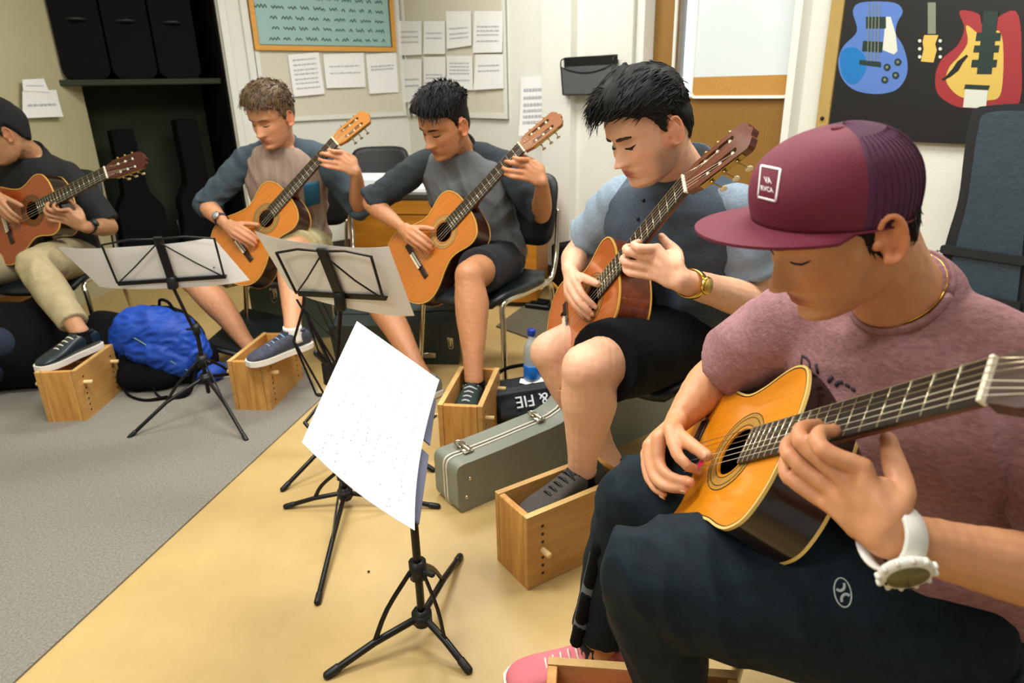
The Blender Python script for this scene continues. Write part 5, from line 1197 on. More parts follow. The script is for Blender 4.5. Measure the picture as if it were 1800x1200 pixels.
def torso_sections(J, b=1., belly=1.):
    lh_ = nrm(J['hipL']-J['hipR']); ls = nrm(J['shL']-J['shR']); ms = (J['shR']+J['shL'])/2; pc = (J['hipL']+J['hipR'])/2; N = J['neck']
    f = nrm(np.cross(ls+lh_, Z)); f = -f if False else f
    # curve pelvis -> chest -> neck with a rounded back
    ctrl = np.array([pc-Z*.07, pc+Z*.03, pc*.72+ms*.28, pc*.42+ms*.58, pc*.15+ms*.85-Z*.0, ms+Z*.005, N*.6+ms*.4+Z*.01, N+Z*.01])
    bow = A(0, .2, 1., .9, .5, .15, .0, 0); fwd = nrm(np.cross(Z, ls)); 
    if fwd @ (J['knL']+J['knR']-2*pc) < 0: fwd = -fwd
    ctrl = ctrl - fwd*bow[:, None]*.022
    sw = np.linalg.norm(J['shL']-J['shR'])
    ra = np.array([.150, .172, .160*belly, .166, .178, sw*.47, sw*.27, .060])*b; rb = np.array([.10, .125, .118*belly, .118, .115, .088, .070, .058])*b
    t = np.linspace(0, 1, 8)[:, None]; lat = lh_*(1-t)+ls*t; lat /= np.linalg.norm(lat, axis=1)[:, None]
    C, r1, r2 = crs(ctrl, ra, rb, 4); lat2 = np.array([np.interp(np.linspace(0, 7, len(C)), range(8), lat[:, i]) for i in range(3)]).T
    T = np.gradient(C, axis=0); T /= np.linalg.norm(T, axis=1)[:, None]; lat2 -= T*np.sum(T*lat2, 1)[:, None]; lat2 /= np.linalg.norm(lat2, axis=1)[:, None]
    fw = np.cross(T, lat2)
    return C, lat2*r1[:, None], fw*r2[:, None], T
def folds(me, amp, fs, seed, J=None, elbow=None):
    c = getco(me); n = getno(me); a = 1-np.abs(snoise(c, fs, seed))*2.0; b = snoise(c*A(1, 1, 1.6), fs*2.3, seed+1)
    v = snoise(np.c_[c[:, 0]*1.6+c[:, 2]*.6, c[:, 1]*1.6-c[:, 2]*.4, c[:, 2]*.45], fs*1.25, seed+7); a2 = (1-np.abs(v)*2.2)
    d = amp*(a*.55+b*.22+a2*.55)
    if elbow is not None:
        for p, r in elbow: d *= 1+1.6*np.exp(-(np.linalg.norm(c-p, axis=1)/r)**2)
    setco(me, c+n*d[:, None]); return me
def shirt(e, J, TF, m, inflate=.012, hem=-.02, sleeve=None, sm_=None, voxel=.005, amp=.0035, seed=0, collar=None, b=1., top=-4, slen=.5, srad=1.15, name='shirt', raglan=False, fs=28, sleeve_name='sleeve', cuff_m=None, drape=1., i0=0, head=None, nk=.20):
    C, U, W, T = TF; C, U, W, T = C[i0:], U[i0:], W[i0:], T[i0:]; n = len(C); i1 = n+top
    g = G(); k = np.arange(i1); infl = lambda V: V[:i1]+V[:i1]/np.linalg.norm(V[:i1], axis=1)[:, None]*inflate
    Cc = C[:i1].copy(); Uu = infl(U); Ww = infl(W); Uu[:3] *= 1.03*drape; Ww[:3] *= 1.05*drape
    Cc[0] = Cc[0]-Z*hem*-1
    g.loft(Cc, Uu, Ww, 30, 2.3)
    def arm(g, s, t0=0.):
        sh, el = J['sh'+s], J['el'+s]
        P = [sh, sh*.7+el*.3, sh*(1-slen*.8)+el*slen*.8, sh*(1-slen)+el*slen] if slen <= 1 else None
        r = np.array([.060, .0585*srad, .056*srad, .0565*srad])*b
        if slen > 1:
            wr = J['wr'+s]; q = slen-1; P = [sh, sh*.6+el*.4, el*.9+sh*.1, el, el*(1-q)+wr*q]; r = np.array([.060, .056*srad, .051*srad, .0495*srad, .0455*srad])*b
        g.tube(P, r, 20, res=4, round_ends=False); g.ell(sh, np.array([.066, .066, .064])*b, 16, 12)
    ms = (J['shR']+J['shL'])/2
    if sm_ is None:
        for s in 'RL': arm(g, s)
    for s in 'RL': 
        if not raglan: g.tube([J['sh'+s]-Z*.004, J['sh'+s]*.42+J['neck']*.58+Z*.004], np.array([.058, .046])*b, 16)
    if head is not None:
        hb = head.W((0, -.030, -.055)); N_ = J['neck']; g.tube([ms*.6+N_*.4, N_, N_+(hb-N_)*nk], np.array([.074, .066, .0635])*b, 24, res=3, round_ends=False)
    me = remeshed(g, voxel, 6); relax(me, [(J['neck'], .12)]+[(J['sh'+q], .09) for q in 'RL']+[((J['neck']+J['sh'+q])/2, .09) for q in 'RL'], 30); folds(me, amp, fs, seed, elbow=[(J['hipR']*.5+J['hipL']*.5+Z*.1, .2)]); o = link_me(name, me, m, e)
    outs = [o]
    if sm_ is not None:
        for s in 'RL':
            g = G(); arm(g, s)
            if raglan: g.tube([J['sh'+s]-Z*.0, J['sh'+s]*.5+J['neck']*.5+Z*.004, J['sh'+s]*.24+J['neck']*.76+Z*.002], np.array([.064, .056, .046])*b, 18, res=2)
            me = remeshed(g, voxel, 5); folds(me, amp*.9, fs*1.2, seed+3+ord(s), elbow=[(J['el'+s], .09)]); outs.append(link_me(sleeve_name, me, sm_, e))
    return outs
def collar_ring(e, J, head, m, r=.0630, t=.007, name='collar', k=.20, squash=1.):
    N = J['neck']; hb = head.W((0, -.030, -.055)); axis = nrm(hb-N); ls = nrm(J['shL']-J['shR']); u = nrm(ls-axis*(ls@axis)); v = np.cross(axis, u); c = N+(hb-N)*k
    g = G(); g.tube([c+u*r*math.cos(a)+v*r*math.sin(a)*squash for a in np.linspace(0, 2*math.pi, 37)], t, 8, ref=axis, asp=.5, round_ends=False); return g.mk(name, m, e, world=True)
def shorts(e, J, m, end=.62, infl=1.12, b=1., voxel=.006, seed=1, amp=.003, name='shorts', ends=None):
    g = G(); pc = (J['hipR']+J['hipL'])/2; lat = nrm(J['hipL']-J['hipR']); f = nrm(np.cross(lat, Z)); 
    g.ell(pc+Z*.0, np.array([lat*.185, np.cross(Z, lat)*.135, Z*.115])*b, 20, 14)
    for s in 'RL':
        hp, kn = J['hip'+s], J['kn'+s]; en = (ends or {}).get(s, end)
        g.tube([hp, hp*(1-en*.5)+kn*en*.5, hp*(1-en)+kn*en], np.array([.097, .092, .086])*b*infl*.97, 22, res=4, round_ends=False)
    me = remeshed(g, voxel, 4); folds(me, amp, 24, seed, elbow=[(pc, .2)]); return link_me(name, me, m, e)
def trousers(e, J, m, b=1., voxel=.006, seed=1, amp=.004, cuff=.93, name='trousers', r=1., cuffs=None, kr=1., tr=1.):
    g = G(); pc = (J['hipR']+J['hipL'])/2; lat = nrm(J['hipL']-J['hipR'])
    g.ell(pc, np.array([lat*.18, np.cross(Z, lat)*.135, Z*.12])*b, 20, 14)
    for s in 'RL':
        hp, kn, an = J['hip'+s], J['kn'+s], J['an'+s]; cu = (cuffs or {}).get(s, cuff)
        g.tube([hp, hp*.5+kn*.5, hp*.12+kn*.88, kn], np.array([.098*tr, .092*tr, .078*kr*tr**.5, .070*kr])*b*r, 22, res=4)
        g.ell(kn, np.array([.069*kr, .069*kr, .070*kr])*b*r, 18, 12)
        g.tube([kn, kn*.6+an*.4, kn*(1-cu)+an*cu], np.array([.069, .067, .055])*b*r, 20, res=5, round_ends=False)
    me = remeshed(g, voxel, 5); relax(me, [(J['knL'], .12), (J['knR'], .12)], 30); folds(me, amp, 26, seed, elbow=[(J['knL'], .1), (J['knR'], .1)]); return link_me(name, me, m, e)
def shoe(e, an, to, m, msole, mlace, L=.285, low=.075, name='shoe', sock=None, toecap=None, eyelets=5, hi=0., tongue=None, tag_m=None, lacew=.0022, pitch=0.):
    fd = nrm((to-an)*A(1, 1, 0)); z0 = an[2]-low-.012; o = A(an[0], an[1], z0)-fd*.075; s = np.cross(Z, fd); 
    up = Z*1.
    Q = lambda x, y, z: o+fd*x*L/.285+s*y+up*z
    xs = np.array([0, .012, .04, .08, .12, .16, .20, .24, .268, .283]); wl = np.array([.018, .030, .036, .037, .036, .040, .046, .045, .034, .014])
    ht = np.array([.060, .082, .092, .096, .088, .072, .058, .048, .040, .026])+np.array([0, 1, 1, 1, .6, .2, 0, 0, 0, 0])*hi
    g = G(); C_ = []; U_ = []; W_ = []
    for x, w_, h in zip(xs, wl, ht): zc = (h+.016)/2; C_.append(Q(x, 0, zc)); U_.append(s*w_); W_.append(up*(h-.016)/2)
    g.loft(C_, U_, W_, 20, 2.6); 
    sh_ = g.mk(name, m, e, world=True)
    sb = sh_.modifiers.new('s', 'SUBSURF'); sb.levels = 1; sb.render_levels = 1
    g = G(); n = 24; ol = []
    for i in range(n+1): x = .283*i/n+0; ol.append((x-.002+.006*(i/n), np.interp(x, xs, wl)+.0035))
    loop = ol+[(x, -y) for x, y in ol[::-1]]
    g.plate([loop], .0, .022, (o, fd*L/.285, s, up)); so = sharp(g.mk('sole', msole, sh_, world=True))
    if toecap is not None:
        g = G(); C2 = []; U2 = []; W2 = []
        for x, w_, h in zip(xs[6:], wl[6:], ht[6:]): zc = (h+.016)/2; C2.append(Q(x, 0, zc)); U2.append(s*(w_+.001)); W2.append(up*((h-.016)/2+.001))
        g.loft(C2, U2, W2, 20, 2.6); g.mk('toe_cap', toecap, sh_, world=True)
    for i in range(eyelets):
        x = .105+.085*i/(eyelets-1); h = np.interp(x, xs, ht); g = G()
        g.tube([Q(x, -.024, h-.010), Q(x+.003, 0, h+.002), Q(x, .024, h-.010)], lacew, 6, res=3); g.mk('lace', mlace, sh_, world=True)
    if tongue is not None:
        g = G(); g.tube([Q(.155, 0, .070), Q(.11, 0, .088+hi*.5), Q(.085, 0, .108+hi)], [.016, .020, .021], 10, ref=s, asp=.3, res=3); g.mk('tongue', tongue, sh_, world=True)
        if tag_m is not None:
            g = G(); t_ = nrm(Q(.085, 0, .108+hi)-Q(.11, 0, .088+hi*.5)); g.box(Q(.099, 0, .1075+hi*.8), (.016, .024, .003), np.c_[t_, s, np.cross(t_, s)], .001); g.mk('label_patch', tag_m, sh_, world=True)
    g = G(); g.tube([Q(.035, 0, .094+hi)+a for a in ()] or [Q(.06+.034*math.cos(a), .030*math.sin(a), .090+hi*1.0+.006*math.cos(a)) for a in np.linspace(0, 2*math.pi, 17)], .006, 8, round_ends=False); g.mk('collar_padding', m, sh_, world=True)
    if sock is not None:
        sm2, hh = sock; g = G(); g.tube([an-Z*.045, an-Z*.01, an+Z*hh], [.040, .038, .0375], 16, res=3, round_ends=False); g.mk('sock', sm2, e, world=True)
    return sh_
def watch(e, wr, el, out, face_m, strap_m, r=.0305, asp=.84, fr=.017, ring=None, name='wristwatch', pos=.12, wide=.011):
    d = nrm(el-wr); c = wr+d*pos*.26; u = nrm(out-d*(out@d)); v = np.cross(d, u)
    g = G(); P = [c+u*r*math.cos(a)+v*r*asp*math.sin(a) for a in np.linspace(0, 2*math.pi, 33)]
    g.tube(P, .0042, 10, ref=d, asp=1., round_ends=False); g2 = G(); Cc = [];
    band = G(); n = 32; V = []
    for i in range(n):
        a = 2*math.pi*i/n; p = c+u*r*math.cos(a)+v*r*asp*math.sin(a); nn = nrm(p-c)
        V += [p-d*wide, p+nn*.0035-d*wide*.8, p+nn*.0035+d*wide*.8, p+d*wide]
    Fs = []
    for i in range(n):
        j = (i+1) % n
        for q in range(4): Fs.append((i*4+q, i*4+(q+1) % 4, j*4+(q+1) % 4, j*4+q))
    band.add(V, Fs); w_ = band.mk(name, strap_m, e, world=True)
    o = c+u*(r+.002)
    g = G(); g.loft([o, o+u*.004, o+u*.009, o+u*.010], np.array([d*fr*1.02, d*fr*1.1, d*fr, d*fr*.86]), np.array([v*fr*1.02, v*fr*1.1, v*fr, v*fr*.86]), 24); cs = g.mk('watch_case', ring or strap_m, w_, world=True)
    g = G(); g.loft([o+u*.0098, o+u*.0108], np.array([d*fr*.80]*2), np.array([v*fr*.80]*2), 24); g.mk('watch_face', face_m, w_, world=True)
    return w_, (o, u, v, d)
def JJ(**k): return {a: A(*b) for a, b in k.items()}
HBLK = mat('hair_black', (16, 14, 14), .65, noise=.4, nscale=60, spec=.25); HBRN = mat('hair_brown', (108, 82, 48), .5, noise=.45, nscale=50, col2=(62, 44, 26))
HDK = mat('hair_dark_brown', (28, 22, 18), .42, noise=.4, nscale=60)
WHT = mat('shoe_white', (222, 218, 208), .5)
# ---------------------------------------------------------------- player in the maroon cap
k = 5; lw = (.648, -.120, -.060); L5 = shift(LH, (.62, 0, 0))
rw = (.155, .062, .050)
R5 = {'i': [(.235, .010, .077), (.262, -.028, .060), (.276, -.042, .040), (.272, -.038, .018)],
      'm': [(.214, -.006, .083), (.218, -.046, .064), (.244, -.064, .046), (.276, -.064, .022)],
      'r': [(.190, -.020, .086), (.208, -.064, .066), (.236, -.082, .046), (.264, -.076, .022)],
      'p': [(.164, -.026, .079), (.180, -.064, .066), (.200, -.084, .050), (.222, -.090, .034)],
      't': [(.176, .044, .056), (.232, .013, .062), (.272, -.006, .048), (.310, -.022, .028)]}
J5 = JJ(hipR=(.68, 1.01, .50), hipL=(.63, .83, .50), knR=(.234, 1.097, .496), knL=(.205, .869, .505), anR=(.167, 1.134, .092), anL=(.27, .90, .215), toR=(.02, 1.123, .03), toL=(.12, .92, .16),
        neck=(.548, .900, .928), shR=(.455, 1.06, .838), shL=(.675, .765, .858), elR=(.405, 1.225, .69), elL=(.70, .66, .64), wrR=gp(5, *rw), wrL=gp(5, *lw))
h5 = Head((.408, .850, 1.052), (-.86, -.14, -.49), (-.49, -.13, .86), .96, 1.07, .90)
e5, body5, TF5 = person('person', 'person in a maroon cap and heather mauve tee bent over the golden guitar', J5, h5, (206, 146, 104), 5, L5, lw, R5, rw, .0028, 1.02, neckr=.058, lip=(158, 72, 64), hand_s=1.10, capfix=.13)
NAIL = mat('nail', (212, 158, 126), .4); nails(e5, 5, L5, NAIL); nails(e5, 5, R5, NAIL)
h5.brow(e5, HDK, .8); h5.lashes(e5, HDK, th=.8)
MAUVE = mat('heather_mauve', (164, 122, 124), .9, nscale=90, stretch=(1, 1, 2.2), col2=(128, 88, 92), bump=.35, bscale=320, detail=6)
shirt(e5, J5, TF5, MAUVE, .014, voxel=.0045, amp=.0085, seed=4, slen=.76, srad=1.16, b=1.03, fs=22, drape=1.02, i0=3, head=h5)
collar_ring(e5, J5, h5, MAUVE, .0655, .0085)
INKT = mat('shirt_print', (54, 42, 52), .8)
SWEAT = mat('sweatpants', (13, 32, 42), .8, nscale=40, col2=(8, 20, 27), spec=.25, bump=.2, bscale=260)
J5p = dict(J5); J5p['hipL'] = J5['hipL']-Z*.05; J5p['hipR'] = J5['hipR']-Z*.03
tr5 = trousers(e5, J5p, SWEAT, b=1.03, voxel=.005, seed=8, amp=.0055, cuffs={'R': .86, 'L': .88}, r=1.06, kr=1.04, tr=1.24)
# grey and black panels down the right shin
g = G(); kk, aa = J5['knR'], J5['anR']; 
for t0, t1, w_ in ((.30, .80, .018),):
    P = [kk*(1-t)+aa*t+A(-.060, -.028, 0)*(1-.12*t) for t in np.linspace(t0, t1, 6)]; g.tube(P, .017, 10, ref=A(0, 1, 0), asp=1.0)
g.mk('grey_panel', mat('panel_grey', (88, 98, 104), .7), e5, world=True)
for t0, t1 in ((.24, .46), (.54, .70), (.76, .86)):
    g = G(); P = [kk*(1-t)+aa*t+A(-.064, -.034, 0)*(1-.12*t) for t in np.linspace(t0, t1, 5)]; g.tube(P, .0145, 8, ref=A(0, 1, 0)); g.mk('black_panel', BLKF, e5, world=True)
# oval emblem on the left thigh
def project(u, v, obj, lift=.001):
    dg = bpy.context.evaluated_depsgraph_get(); r = ray(u, v); d = Vector(nrm(r)); mw = origin(obj)
    ok, loc, no, _ = obj.ray_cast(Vector(CP-mw), d)
    return (A(*loc)+mw, A(*no)) if ok else (None, None)
def decal(obj, strokes, r, m, name, parent, lift=.0008):
    """raised print following the cloth: each stroke is a pixel polyline landing on the surface"""
    for st in strokes:
        pts = []
        for (u, v) in st:
            p, n = project(u, v, obj)
            if p is not None: pts.append(p+n*lift); nn_ = n
        if len(pts) > 1: g = G(); g.tube(pts, .0006, 6, ref=nn_, res=2, asp=r/.0006, round_ends=False); g.mk(name, m, parent, world=True)
bpy.context.view_layer.update()
EMB = mat('emblem_silver', (168, 178, 178), .5)
el_ = lambda cx, cy, a, b, rot, t0=0, t1=360, n=22: [(cx+a*math.cos(t)*math.cos(rot)-b*math.sin(t)*math.sin(rot), cy+a*math.cos(t)*math.sin(rot)+b*math.sin(t)*math.cos(rot)) for t in np.radians(np.linspace(t0, t1, n))]
decal(tr5, [el_(1481, 1041, 14.5, 26, -.22)], .0012, EMB, 'emblem_ring', tr5)
decal(tr5, [el_(1476, 1029, 8, 9, -.2, -20, 150, 9), el_(1487, 1053, 8, 9, -.2, 160, 330, 9)], .0022, EMB, 'emblem_crescent', tr5)
# dark lettering across the chest (only its upper edge shows above the guitar)
sh5 = [c for c in e5.children if c.name.startswith('shirt')][0]
decal(sh5, [[(1410, 625), (1417, 629), (1423, 637), (1424, 648)], [(1410, 627), (1409, 640)]], .0024, INKT, 'chest_lettering', sh5)
decal(sh5, [[(1435, 639), (1438, 656)], [(1464, 661), (1456, 671)], [(1469, 678), (1474, 672), (1482, 671)], [(1486, 675), (1494, 679)], [(1497, 682), (1504, 686)]], .0032, INKT, 'chest_lettering', sh5)
# necklace
collar_ring(e5, J5, h5, mat('gold', (214, 170, 60), .25, metal=1.), .0605, .0018, 'necklace', .25)
# hair and cap
sh_, dat = hair_shell(h5, e5, HBLK, lambda P, az, D: .003+.003*sm(.6, 2.6, np.abs(az))-.012*sm(.04, .06, P[:, 2]), 'cap', 3, .0012)
strands(h5, e5, HBLK, dat, 260, .022, lambda p: A(0, -.3, -1), .10, .0011, 5, sel=lambda P: (P[:, 2] < .005) & (np.abs(np.arctan2(P[:, 0], P[:, 1]+.012)) > 1.1), droop=.2)
MAR = mat('cap_maroon', (106, 22, 48), .75, nscale=30, bump=.25, bscale=500, noise=.05); MESH = mat('cap_mesh_purple', (88, 34, 70), .8, nscale=2, bump=.8, bscale=900, noise=.2)
CR = frame(A(-.975, -.07, -.085), A(-.16, -.085, 1)); CO = at(1466, 373, .858); capT = lambda P: CO+np.asarray(P)@CR.T
def cap_pt(a, t, off=0.):
    """a from front (0) round to the right, t from band (0) to button (1)"""
    wx, yf_, yb_ = .090, .100, .0935; Hh = .106
    r = (1-t**3.2)**(1/2.3); bulge = 1+.03*math.sin(math.pi*min(1, t*1.2)); ca, sa = math.cos(a), math.sin(a)
    r2 = r*bulge; front = max(0, ca); r2 = r2*(1+.05*front*math.sin(math.pi*t*.8))
    x = (wx+off)*sa*r2; y = ((yf_ if ca > 0 else yb_)+off)*ca*r2
    return A(x, y, -.004*ca+t*(Hh+off))
def cap_shell(a0, a1, na, m, name, parent):
    V = []; nt = 22
    for lay in (0, -.0022):
        for j in range(nt):
            t = min(1-(1-j/(nt-1))**1.6, .99999)
            for i in range(na): V.append(capT(cap_pt(a0+(a1-a0)*i/(na-1), t, lay)))
    Fs = []; o = nt*na
    for j in range(nt-1):
        for i in range(na-1): q = (j*na+i, j*na+i+1, (j+1)*na+i+1, (j+1)*na+i); Fs.append(q[::-1]); Fs.append(tuple(x+o for x in q))
    for i in range(na-1): Fs.append((i, i+1, i+1+o, i+o))
    return mesh(name, np.array(V), Fs, m, parent, world=True)
cap = cap_shell(-math.pi*.46, math.pi*.46, 45, MAR, 'cap', e5)
cb_ = cap_shell(math.pi*.46, math.pi*1.54, 45, MESH, 'mesh_back', cap)
for a in np.arange(-16, 17)*.1:      # raised cords of the mesh
    g = G(); g.tube([capT(cap_pt(math.pi+a, t, .0006)) for t in np.linspace(.03, .93, 12)], .0006, 5); g.mk('mesh_cord', MESH, cb_, world=True)
g = G(); g.ell(capT(cap_pt(0, .9999, .0))+CR[:, 2]*.001, np.array([CR[:, 0]*.010, CR[:, 1]*.010, CR[:, 2]*.004]), 14, 8); g.mk('button', MAR, cap, world=True)
g = G(); g.tube([capT(cap_pt(a, .005, .0008)) for a in np.linspace(-math.pi, math.pi, 49)], .0016, 6, round_ends=False); g.mk('sweatband_seam', MAR, cap, world=True)
# brim
V = []; nb_, nr_ = 31, 9
for lay in (.0018, -.0018):
    for j in range(nr_):
        for i in range(nb_):
            a = (-1+2*i/(nb_-1))*math.pi*.44; t = j/(nr_-1); p = cap_pt(a, .0, 0); L_ = .074*math.cos(a*.98)**.70
            q = p+A(math.sin(a)*.30, 1, 0)*L_*t; q[2] = p[2] - .002*t - .012*(abs(a)/1.4)**2*t*(1-.5*abs(a)/1.4) + lay
            V.append(capT(q))
Fs = []; o = nb_*nr_
for j in range(nr_-1):
    for i in range(nb_-1): q = (j*nb_+i, j*nb_+i+1, (j+1)*nb_+i+1, (j+1)*nb_+i); Fs.append(q); Fs.append(tuple(x+o for x in q[::-1]))
for i in range(nb_-1): j = nr_-1; Fs.append((j*nb_+i, j*nb_+i+1, j*nb_+i+1+o, j*nb_+i+o))
for j in range(nr_-1): Fs.append((j*nb_, (j+1)*nb_, (j+1)*nb_+o, j*nb_+o)); Fs.append((j*nb_+nb_-1, (j+1)*nb_+nb_-1, (j+1)*nb_+nb_-1+o, j*nb_+nb_-1+o))
brim = mesh('brim', np.array(V), Fs, MAR, cap, world=True); sharp(brim, 40)
CWH = mat('cap_white_print', (240, 232, 234), .6)
bpy.context.view_layer.update()
def capline(uv, r=.0011, name='badge', lift=.0006):
    q_ = [(p, n) for p, n in (project(u, v, cap) for u, v in uv) if p is not None]; pts = [p+n*lift for p, n in q_]
    if len(pts) > 1: g = G(); g.tube(pts, .0005, 6, ref=q_[0][1], asp=r*1.1/.0005, round_ends=False); g.mk(name, CWH, cap, world=True)
def seg(a, b, n=6): return [(a[0]+(b[0]-a[0])*i/(n-1), a[1]+(b[1]-a[1])*i/(n-1)) for i in range(n)]
qd = [(1338, 291), (1372, 298), (1364, 354), (1333, 346)]
for i in range(4): capline(seg(qd[i], qd[(i+1) % 4], 8), .0015, 'badge_border')
def textproj(body, quad, m, name, obj, parent, lift=.0007, shear=0., n=1.):
    """flat lettering laid onto a surface: quad = tl, tr, br, bl of its box as seen in the photo"""
    cu = bpy.data.curves.new('t', 'FONT'); cu.body = body; cu.size = 1; cu.offset = .025; cu.resolution_u = 3
    to = bpy.data.objects.new('t', cu); COL.objects.link(to); dg = bpy.context.evaluated_depsgraph_get(); dg.update()
    me = bpy.data.meshes.new_from_object(to.evaluated_get(dg)); bpy.data.objects.remove(to); c = getco(me); lo, hi = c.min(0), c.max(0)
    tl, tr, br, bl = [np.array(q, float) for q in quad]; out = []
    for p_ in c:
        s_, t_ = (p_[0]-lo[0])/(hi[0]-lo[0]), 1-(p_[1]-lo[1])/(hi[1]-lo[1]); uv = (tl*(1-s_)+tr*s_)*(1-t_)+(bl*(1-s_)+br*s_)*t_
        p, no = project(uv[0], uv[1], obj); out.append(p+no*lift if p is not None else out[-1])
    setco(me, np.array(out)-origin(parent)); me.name = name; ob = bpy.data.objects.new(name, me); COL.objects.link(ob); me.materials.clear(); me.materials.append(m); ob.parent = parent
textproj('VA', [(1343, 310), (1355, 312), (1357, 323), (1345, 321)], CWH, 'badge_letters', cap, cap)
textproj('RVCA', [(1337.5, 325), (1359, 330), (1360.5, 339), (1338.5, 334)], CWH, 'badge_letters', cap, cap)
# white watch
# out direction: back of the wrist, towards the camera and down
WW = mat('watch_white', (226, 224, 216), .3)
w5, (wo, wu, wv, wd) = watch(e5, J5['wrL'], J5['elL'], A(-.52, -.74, -.10), mat('watch_lcd', (96, 92, 48), .3), WW, r=.036, asp=.95, fr=.0265, pos=.04, wide=.0155, name='white_watch')
for i in range(12):
    a = i*math.pi/6; g = G(); g.box(wo+wu*.006+wd*.0285*math.cos(a)+wv*.0285*math.sin(a), (.006, .005, .008), np.c_[nrm(wd*math.cos(a)+wv*math.sin(a)), nrm(-wd*math.sin(a)+wv*math.cos(a)), wu], .0015); g.mk('bezel_block', WW, w5, world=True)
for a in (.8, 2.3): g = G(); q = wo+wu*.012+wd*.0225*math.cos(a)+wv*.0225*math.sin(a); g.ell(q, (.0016, .0016, .0016), 8, 6); g.mk('bezel_screw', BLACK, w5, world=True)
# pick
g = G(); P_ = gp(5, .292, -.032, .026); g.ell(P_, np.array([GP[5][1][:, 0]*.009, GP[5][1][:, 1]*.011, GP[5][1][:, 2]*.0012]), 12, 8)
tag(g.mk('guitar_pick', mat('pick_magenta', (190, 20, 80), .3)), 'small magenta pick between the thumb and fingers at the golden guitar', 'pick')
PINK = mat('pink_suede', (206, 112, 122), .85, bump=.3, bscale=400)
NAVYS = mat('navy_sock', (26, 32, 46), .9)
shoe(e5, J5['anR'], J5['toR'], PINK, WHT, mat('lace_pale', (216, 190, 182), .7), L=.275, sock=(NAVYS, .03), name='pink_shoe', eyelets=6, lacew=.003)
shoe(e5, J5['anL'], J5['toL'], PINK, WHT, mat('lace_pale', (216, 190, 182), .7), L=.275, name='pink_shoe', eyelets=4)
# ---------------------------------------------------------------- player in the button shirt
lw = tuple(np.array(LHW)+A(.625, 0, 0)); L4 = shift(LH, (.625, 0, 0))
R4 = shift({f: P for f, P in RH.items()}, (.085, -.03, -.012)); rw4 = tuple(np.array(RHW)+A(.085, -.03, -.012))
J4 = JJ(hipR=(.43, 2.09, .50), hipL=(.54, 1.93, .50), knR=(.114, 1.918, .464), knL=(.183, 1.575, .556), anR=(.303, 1.907, .09), anL=(.185, 1.625, .235), toR=(.18, 1.83, .03), toL=(.070, 1.54, .18),
        neck=(.490, 1.955, .985), shR=(.335, 2.035, .892), shL=(.600, 1.815, .895), elR=(.225, 2.20, .70), elL=(.690, 1.80, .640), wrR=gp(4, *rw4), wrL=gp(4, *lw))
h4 = Head((.350, 1.80, 1.110), (-.80, -.42, -.42), (-.37, -.12, .92), 1.08, 1.16)
e4, body4, TF4 = person('person', 'person in a grey-blue button shirt with light sleeves, gold watch and black shorts', J4, h4, (224, 172, 140), 4, L4, lw, R4, rw4, .0036, 1.12, neckr=.060, belly=1.12, stub=.95, lip=(178, 92, 84), hand_s=1.12)
nails(e4, 4, L4, NAIL); nails(e4, 4, R4, NAIL)
h4.brow(e4, HDK, 1.5, .6); h4.lashes(e4, HBLK, th=1.3, open_=.003)
DENIM = mat('slate_chambray', (70, 84, 98), .85, nscale=120, stretch=(1, 1, 3), col2=(50, 62, 76), bump=.3, bscale=400, detail=5); LBLUE = mat('light_chambray', (142, 160, 176), .85, nscale=110, stretch=(1, 1, 3), col2=(118, 136, 152), bump=.3, bscale=400, detail=5)
so4 = shirt(e4, J4, TF4, DENIM, .016, voxel=.0055, amp=.0085, seed=14, sm_=LBLUE, slen=.66, srad=1.20, b=1.14, fs=22)
bpy.context.view_layer.update()
N = J4['neck']; hd_ = h4.W((0, -.03, -.055))
# standing collar with two points
g = G(); ax_ = nrm(hd_-N); ls4 = nrm(J4['shL']-J4['shR']); fw4 = nrm(np.cross(Z, ls4)); fw4 = fw4 if fw4@(J4['knL']-J4['hipL']) > 0 else -fw4
ax_ = nrm(Z*.8-fw4*-.12+ax_*.3); u4 = nrm(ls4-ax_*(ls4@ax_)); v4 = np.cross(ax_, u4); v4 = v4 if v4@fw4 > 0 else -v4
V = []; nn = 33
for lay in (0, .004):
    for zz, rr in ((-.012, .074), (.012, .078), (.034, .076)):
        for i in range(nn):
            a = math.pi/2+.16+(2*math.pi-.32)*i/(nn-1); V.append(N+ax_*(zz+.012-.030*max(0, math.sin(a))*1.0)+u4*(rr+lay)*math.cos(a)+v4*(rr+lay)*math.sin(a)*1.08)
Fs = []
for j in range(2):
    for i in range(nn-1): q = (j*nn+i, j*nn+i+1, (j+1)*nn+i+1, (j+1)*nn+i); Fs.append(q); Fs.append(tuple(x+3*nn for x in q[::-1]))
for i in range(nn-1): Fs.append((2*nn+i, 2*nn+i+1, 5*nn+i+1, 5*nn+i))
mesh('collar', np.array(V), Fs, DENIM, e4, world=True)
